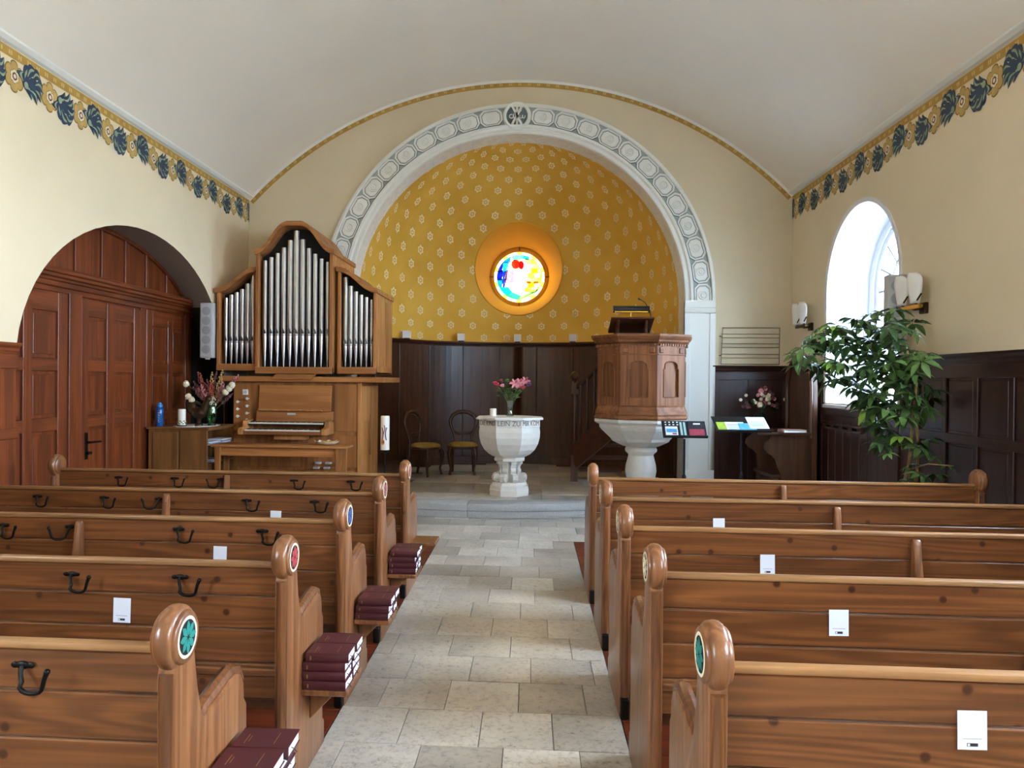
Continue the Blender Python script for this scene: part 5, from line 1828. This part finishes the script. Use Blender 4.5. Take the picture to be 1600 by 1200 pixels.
# book rest on the pulpit rim
br = thing('book_rest', 'dark wooden book rest standing on the pulpit rim', 'lectern', (1.23, 9.18, 2.18))
B().prism([(-.16, .19), (-.15, .21), (.22, .06), (.21, .035)], 'X', -.26, .26).build('sloping_board', BRX, br, bev=.004)
B().box(-.26, .26, .19, .225, .045, .085).build('book_stop', BRX, br, bev=.003)
for s in (-1, 1):
    B().prism([(-.08, 0), (-.10, .03), (-.07, .08), (-.11, .14), (-.12, .175), (.10, .085), (.09, .04), (.12, 0)], 'X', s * .17 - .015, s * .17 + .015).build('scroll_support', BRW, br, bev=.004)
B().box(-.22, .22, -.10, .13, -.0, .018).build('base_board', BRX, br, bev=.004)
dlp = thing('reading_lamp', 'dark tubular reading lamp above the pulpit book rest', 'lamp', (1.22, 9.14, 2.18))
B().tube([(-.21, -.02, .31), (.21, -.02, .31)], .042, 16).build('lamp_shade', M['black'], dlp, smooth=True)
B().box(-.20, .20, -.062, -.02, .27, .285).build('shade_lip', M['brass'], dlp)
B().tube([(0, .0, .145), (.0, -.02, .20), (-.01, -.03, .24), (0, -.02, .28)], .008, 8).build('stem', M['brass'], dlp, smooth=True)
for s in (-1, 1):
    B().lathe([(.043, 0), (.044, s * .008), (.0001, s * .01)], 16, (s * .21, -.02, .31), 0, 'X', False).build('end_cap', M['iron'], dlp, smooth=True)
mc = thing('gooseneck_microphone', 'thin gooseneck microphone rising behind the pulpit reading lamp', 'microphone', (1.44, 9.24, 2.18))
B().tube([(.02, 0, 0), (.03, 0, .10), (.04, 0, .22), (.02, -.02, .31), (-.04, -.05, .40), (-.09, -.07, .43)], .005, 7).build('gooseneck', M['iron'], mc, smooth=True)
B().tube([(-.09, -.07, .43), (-.13, -.09, .445)], [.009, .011], 10).build('capsule', M['black'], mc, smooth=True)
B().lathe([(.03, 0), (.03, .012), (.01, .02)], 16, (.02, 0, 0)).build('base', M['iron'], mc, smooth=True)

# ---------------------------------------------------------------- music stands
def stand_frame(t, hgt, desk_z):
    B().tube([(0, 0, .12), (0, 0, hgt)], .012, 10).build('pole', M['black'], t, smooth=True)
    B().lathe([(.022, .45), (.024, .47), (.024, .52), (.016, .54)], 14).build('clutch', M['black'], t, smooth=True)
    for k in range(3):
        a = -pi / 2 + .5 + k * 2 * pi / 3
        B().tube([(0, 0, .24), (.10 * cos(a), .10 * sin(a), .17), (.28 * cos(a), .28 * sin(a), .012)], .009, 8).build('leg', M['black'], t, smooth=True)
ms = thing('music_stand', 'black music stand with printed leaflets, in front of the white pilaster', 'music stand', (1.775, 8.62, .0))
stand_frame(ms, .95, 1.0)
tl = radians(-32)
def tilted(name, mat, t, x0, x1, v0, v1, lift, z0, y0, ang_, bev=0, par=None, th=.004):
    """panel on a tilted desk: x across, v up the slope"""
    b = B()
    c_, s_ = cos(ang_), sin(ang_)
    def pt(x, v, l): return (x, y0 + v * s_ - l * c_, z0 + v * c_ + l * s_)
    vs = [pt(x, v, l) for l in (lift, lift + th) for x, v in ((x0, v0), (x1, v0), (x1, v1), (x0, v1))]
    b.add(vs, [(0, 3, 2, 1), (4, 5, 6, 7), (0, 1, 5, 4), (1, 2, 6, 5), (2, 3, 7, 6), (3, 0, 4, 7)])
    return b.build(name, mat, par or t, bev=bev)
an = radians(40)
dk_ = tilted('desk', M['black'], ms, -.25, .25, 0, .24, 0, .965, -.05, an, .003, th=.006)
tilted('lip', M['black'], ms, -.25, .25, -.005, .01, .005, .965, -.05, an, th=.035)
lf = thing('leaflet', 'white and blue leaflet on the left of the black music stand', 'leaflet', (1.775, 8.62, 0), 0, 'leaflets on the music stands')
tilted('sheet', M['paper'], lf, -.215, -.075, .03, .155, .008, .965, -.05, an, th=.002)
tilted('picture', M['blue_print'], lf, -.205, -.085, .07, .12, .0105, .965, -.05, an, th=.0006)
tilted('picture', M['red_print'], lf, -.14, -.09, .04, .062, .0105, .965, -.05, an, th=.0006)
for k in range(4):
    for j in range(2):
        tilted('perforation', M['paper'], ms, -.215 + k * .045, -.195 + k * .045, .175 + j * .035, .19 + j * .035, .0065, .965, -.05, an, th=.0006, par=dk_)
for k in range(2):
    tilted('strip', M['teal_pale'], ms, -.045 + k * .04, -.02 + k * .04, .02, .22, .0065, .965, -.05, an, th=.001, par=dk_)
l2 = thing('leaflet', 'dark printed leaflet on the right of the black music stand', 'leaflet', (1.775, 8.62, 0), 0, 'leaflets on the music stands')
tilted('sheet', M['dark_print'], l2, .045, .235, .015, .225, .008, .965, -.05, an, th=.002)
tilted('picture', M['red_print'], l2, .055, .225, .03, .12, .0105, .965, -.05, an, th=.0006)
tilted('heading', M['paper'], l2, .11, .19, .185, .205, .0105, .965, -.05, an, th=.0006)
M_ = None
m2 = thing('music_stand', 'black music stand holding blue and white leaflets beside the carved stall', 'music stand', (2.50, 8.92, 0))
stand_frame(m2, 1.02, 1.05)
a2 = radians(62)
tilted('desk', M['black'], m2, -.32, .30, -.02, .34, 0, 1.03, -.13, a2, .003, th=.006)
tilted('lip', M['black'], m2, -.32, .30, -.025, -.01, .005, 1.03, -.13, a2, th=.03)
for k, (x0, x1, v0, v1, mt, lab) in enumerate(((-.29, -.17, .03, .20, 'green_print', 'yellow green leaflet at the left edge of the music stand by the stall'), (-.19, .03, .0, .20, 'paper', 'white leaflet with blue lines on the music stand by the stall'), (-.04, .15, -.0, .17, 'blue_print', 'light blue picture leaflet on the music stand by the stall'), (.08, .30, .05, .31, 'paper', 'large pale leaflet at the right of the music stand by the stall'))):
    t = thing('leaflet', lab, 'leaflet', (2.50, 8.92, 0), 0, 'leaflets on the music stands')
    tilted('sheet', M[mt], t, x0, x1, v0, v1, .0075 + k * .0025, 1.03, -.13, a2, th=.0015)
    if mt == 'paper':
        for j in range(4):
            tilted('print', M['blue_print'], t, x0 + .02, x1 - .03 - .02 * (j % 2), v0 + .03 + j * .035, v0 + .042 + j * .035, .0092 + k * .0025, 1.03, -.13, a2, th=.0006)

# ---------------------------------------------------------------- carved stall, flowers, book, wire rack
sl = thing('carved_stall', 'dark carved wooden stall with round topped back against the right wall', 'stall', (3.40, 9.42, 0))
SZ = wood('oak_stall', 'Z') if False else wood('oak', 'Z')
bk_ = [(-.44, 0), (-.44, 1.50)] + [(-.44 * cos(pi * k / 20), 1.50 + .44 * sin(pi * k / 20)) for k in range(1, 20)] + [(.44, 1.50), (.44, 0)]
B().prism(bk_, 'X', -.05, .0).build('back_board', SZ, sl, bev=.004)
b = B()
pth = [(-.066, y_ * .93, z_) for y_, z_ in bk_[1:-1]]
b.tube([(-.06, -.41, .95)] + pth + [(-.06, .41, .95)], .032, 8)
b.build('back_moulding', wood('brown', 'Z'), sl, smooth=True)
endp = [(-.03, 0), (-.56, 0), (-.57, .10), (-.53, .20), (-.45, .30), (-.40, .42), (-.40, .52), (-.44, .60), (-.46, .68), (-.50, .73), (-.56, .76), (-.60, .82), (-.59, .88), (-.54, .92), (-.50, .98), (-.03, .98)]
for y0 in (-.40, .36):
    B().prism([(x, z) for x, z in endp], 'Y', y0, y0 + .04).build('stall_end', SZ, sl, bev=.005)
    B().box(-.66, -.03, y0 - .04, y0 + .08, .98, 1.015).build('arm_rest', wood('oak', 'X'), sl, bev=.008, seg=2)
B().box(-.50, -.03, -.36, .36, .46, .50).build('seat', wood('oak', 'Y'), sl, bev=.006)
B().box(-.42, -.40, -.36, .36, .05, .46).build('seat_front', SZ, sl)
t = thing('closed_book', 'closed pinkish brown book lying on the near arm of the stall', 'book', (3.13, 9.04, 1.015), .1)
b = B().box(-.14, .14, -.09, .09, 0, .004).box(-.14, .14, -.09, .09, .03, .034).box(-.14, -.136, -.09, .09, 0, .034)
b.build('cover', M['book_tan'], t, bev=.001)
B().box(-.134, .134, -.085, .085, .004, .03).build('page_block', M['pages'], t)
ps = thing('plant_stand', 'dark round pedestal carrying a vase of flowers behind the music stand', 'pedestal', (3.04, 10.0, 0))
B().lathe([(.12, 0), (.12, .03), (.05, .06), (.035, .5), (.05, .98), (.11, 1.0), (.12, 1.03), (.0001, 1.03)], 24).build('column', wood('brown', 'Z'), ps, smooth=True)
v2 = thing('dark_vase', 'dark round vase on the pedestal in the right corner', 'vase', (3.04, 10.0, 1.03))
B().lathe([(.05, 0), (.085, .05), (.09, .10), (.06, .16), (.05, .18), (.045, .17), (.0001, .15)], 20).build('vase_body', M['black'], v2, smooth=True)
f2 = thing('flower_bunch', 'bunch of small white and dusky red flowers in the dark vase', 'flowers', (3.05, 9.96, 1.18))
rq = random.Random(9)
b = B()
for k in range(24):
    a, r_ = rq.uniform(0, 6.28), rq.uniform(.02, .26)
    b.tube([(0, 0, 0), (r_ * cos(a) * .5, r_ * sin(a) * .3, .12), (r_ * cos(a), r_ * sin(a) * .6, .12 + rq.uniform(.0, .2) * (1.1 - r_))], .0025, 4)
b.build('stems', M['leaf_dark'], f2)
for k in range(52):
    a, r_ = rq.uniform(0, 6.28), rq.uniform(.02, .27)
    b = B()
    cx_, cy_, cz_ = r_ * cos(a) * 1.1, r_ * sin(a) * .6 - .05, .10 + rq.uniform(0, .24) * (1.15 - r_ * 1.5)
    big = k % 7 == 0
    for j in range(6):
        an_ = j * pi / 3
        s_ = .020 if big else .012
        b.ball((cx_ + s_ * cos(an_), cy_, cz_ + s_ * sin(an_)), s_, (1, .6, 1), 6)
    b.build('blossom', M[('flower_white', 'rose', 'pink', 'plum', 'cream', 'leaf_dark')[k % 6]], f2, smooth=True)
wr = thing('wire_rack', 'empty thin wire rack of horizontal rails on the altar wall', 'wire rack', (2.95, YB - .03, 2.10))
b = B()
b.tube([(-.385, 0, -.245), (-.365, 0, .245), (.385, 0, .245), (.385, 0, -.245), (-.385, 0, -.245)], .006, 6)
b.build('frame', M['wire'], wr)
for z0 in (.16, .11, .03, -.02, -.11, -.16):
    B().tube([(-.385, -.008, z0), (.385, -.008, z0)], .0045, 6).build('rail', M['wire'], wr)
for z0 in (.13, -.13):
    B().tube([(-.38, .0, z0), (-.40, .03, z0)], .008, 6).build('fixing', M['wire'], wr)

# ---------------------------------------------------------------- wall sconces
def sconce(y, z, label, bar_mat):
    t = thing('wall_sconce', label, 'wall lamp', (XR, y, z), 0, 'twin shade wall lamps')
    B().box(-.035, .0, -.05, .05, -.05, .05).build('wall_plate', M['bronze'], t, bev=.006)
    B().tube([(-.03, 0, 0), (-.10, 0, -.01), (-.13, 0, .0)], .012, 8).build('arm', M['bronze'], t, smooth=True)
    B().box(-.15, -.11, -.17, .17, -.012, .022).build('cross_bar', bar_mat, t, bev=.005)
    for s in (-1, 1):
        yc = s * .115
        B().tube([(-.13, yc, .02), (-.15, yc, .035), (-.155, yc - .05, .06), (-.14, yc - .085, .11)], .008, 6).build('holder', M['bronze'], t, smooth=True)
        B().tube([(-.13, yc, .02), (-.155, yc + .05, .06), (-.14, yc + .085, .11)], .008, 6).build('holder', M['bronze'], t, smooth=True)
        b = B()
        nu, nv = 12, 10
        vs = []
        for j in range(nv + 1):
            v = j / nv
            w_ = .045 + .085 * sin(min(1, v * 1.25) * pi / 2)
            if v > .72: w_ *= sqrt(max(0.02, 1 - ((v - .72) / .30) ** 2))
            for i in range(nu + 1):
                u = -1 + 2 * i / nu
                vs.append((-.135 - .055 * (1 - u * u) * (1 - .3 * v) - .02 * v, yc + u * w_ + .02 * v, .03 + .27 * v))
        b.add(vs, [(j * (nu + 1) + i, j * (nu + 1) + i + 1, (j + 1) * (nu + 1) + i + 1, (j + 1) * (nu + 1) + i) for j in range(nv) for i in range(nu)])
        o = b.build('glass_shade', M['shade'], t, smooth=True)
        md_ = o.modifiers.new('thick', 'SOLIDIFY')
        md_.thickness = .006
sconce(6.80, 2.28, 'twin shade wall lamp with brass bar, near side of the window', M['brass'])
sconce(9.45, 2.31, 'twin shade wall lamp with dark bar, far side of the window', M['bronze'])

# ---------------------------------------------------------------- umbrella plant
def at(px, py, Y):
    u, v = px - CX, py - CY
    x, y = u * cos(ROLL) + v * sin(ROLL), -u * sin(ROLL) + v * cos(ROLL)
    r_ = fw + rt * (x / F_PX) - up * (y / F_PX)
    t = Y / r_.y
    return Vector((r_.x * t, Y, EYE + r_.z * t))
base = Vector((2.98, 6.25, 0))
pot = thing('plant_pot', 'terracotta pot of the tall umbrella plant behind the right pews', 'pot', base)
B().lathe([(.14, 0), (.19, .30), (.20, .30), (.20, .34), (.18, .34), (.17, .30), (.0001, .29)], 28).build('pot_body', M['pot'], pot, smooth=True)
B().lathe([(.172, .30), (.0001, .305)], 24, caps=False).build('soil', M['soil'], pot)
pt = thing('umbrella_plant', 'tall umbrella plant with drooping green leaves in front of the window', 'plant', base + Vector((0, 0, .3)))
org = base + Vector((0, 0, .3))
def loc_(v): return v - org
main = [base + Vector((.0, 0, .3)), at(1418, 750, 6.25), at(1424, 690, 6.25), at(1428, 640, 6.22), at(1432, 600, 6.2), at(1425, 560, 6.25)]
B().tube([loc_(p) for p in main], [.016, .015, .014, .013, .011, .008], 8).build('stem', M['stem'], pt, smooth=True)
st2 = [base + Vector((.05, .05, .3)), at(1432, 745, 6.4), at(1436, 700, 6.4), at(1430, 640, 6.4), at(1400, 590, 6.45), at(1360, 545, 6.5), at(1330, 520, 6.55)]
B().tube([loc_(p) for p in st2], [.014, .013, .012, .011, .010, .008, .005], 8).build('stem', M['stem'], pt, smooth=True)
st3 = [at(1428, 640, 6.22), at(1390, 600, 6.4), at(1330, 575, 6.6), at(1280, 555, 6.75), at(1250, 545, 6.8)]
B().tube([loc_(p) for p in st3], [.010, .009, .007, .005, .004], 7).build('branch', M['stem'], pt, smooth=True)
st4 = [base + Vector((-.03, 0, .3)), at(1416, 735, 6.2), at(1450, 725, 6.05), at(1490, 728, 5.9)]
B().tube([loc_(p) for p in st4], [.008, .007, .005, .003], 6).build('branch', M['stem'], pt, smooth=True)
def leaf_cluster(seed):
    r__ = random.Random(seed)
    b = B()
    n_ = r__.choice((7, 8, 8, 9))
    for k in range(n_):
        a = 2 * pi * k / n_ + r__.uniform(-.15, .15)
        L = r__.uniform(.125, .165)
        dr_ = r__.uniform(.35, .8)
        rows_ = [(0.10, .06), (.28, .55), (.52, 1), (.78, .7), (1, .04)]
        vs = []
        for t, kk in rows_:
            for u in (-1, 0, 1):
                x = u * .028 * kk
                y = L * t
                z = .03 * t - dr_ * L * t * t + abs(u) * .024 * kk * .4
                vs.append((x * cos(a) - y * sin(a), x * sin(a) + y * cos(a), z))
        b.add(vs, [(i * 3 + j, i * 3 + j + 1, i * 3 + j + 4, i * 3 + j + 3) for i in range(4) for j in (0, 1)])
    b.tube([(0, 0, .004), (0, 0, -.04), (.02, .01, -.11)], [.003, .003, .002], 5)
    return b
lp = [leaf_cluster(k).build('leaf', m_, pt, smooth=True) for k, m_ in ((1, M['leaf']), (2, M['leaf']), (3, M['leaf_dark']), (4, M['leaf_lit']))]
spots = [(1338, 500), (1362, 492), (1385, 492), (1402, 505), (1420, 515), (1300, 512), (1282, 512), (1268, 528), (1255, 545), (1246, 572), (1262, 560), (1290, 545), (1312, 535), (1335, 530), (1358, 530), (1380, 535), (1405, 540), (1425, 548), (1440, 565), (1300, 570), (1278, 575), (1322, 560), (1345, 560), (1368, 560), (1392, 568), (1412, 575), (1432, 585), (1442, 600), (1310, 592), (1335, 588), (1360, 590), (1385, 598), (1408, 605), (1428, 618), (1345, 612), (1370, 618), (1392, 630), (1356, 640), (1378, 645), (1345, 625), (1400, 650), (1418, 640), (1366, 662), (1385, 682), (1402, 690), (1378, 700), (1440, 640), (1450, 625), (1435, 700), (1420, 728), (1455, 712), (1438, 742), (1462, 742), (1480, 728), (1415, 748), (1445, 690), (1320, 515), (1350, 515), (1372, 512), (1395, 525), (1330, 605), (1352, 578), (1398, 585), (1420, 560), (1290, 528), (1316, 575)]
spots += [(x_ + dx_, y_ + dy_) for (x_, y_), dx_, dy_ in zip(spots[:46], [9, -8, 12, -11, 6] * 10, [8, 11, -7, 9, -10, 5, 12] * 7)]
rq = random.Random(21)
for k, (px, py) in enumerate(spots):
    Y = 6.2 + max(0, (1420 - px)) * .0032 + rq.uniform(-.28, .28)
    if py > 685: Y = 6.15 + rq.uniform(-.15, .15)
    p = at(px, py, Y)
    if p.x > 3.34: p = at(px, py, Y * 3.34 / p.x)
    m_ = rq.choices((0, 1, 2, 3), (4, 4, 4, 1))[0]
    o = lp[m_].copy()
    COL.objects.link(o)
    o.parent = pt
    o.location = loc_(p)
    o.rotation_euler = (rq.uniform(-.4, .6), rq.uniform(-.5, .5), rq.uniform(0, 6.28))
    s_ = rq.uniform(.8, 1.2) * (.7 if py > 700 else 1)
    o.scale = (s_, s_, s_)
for k, o in enumerate(lp):
    o.location = loc_(at(1375 + k * 12, 555 + k * 8, 6.4))
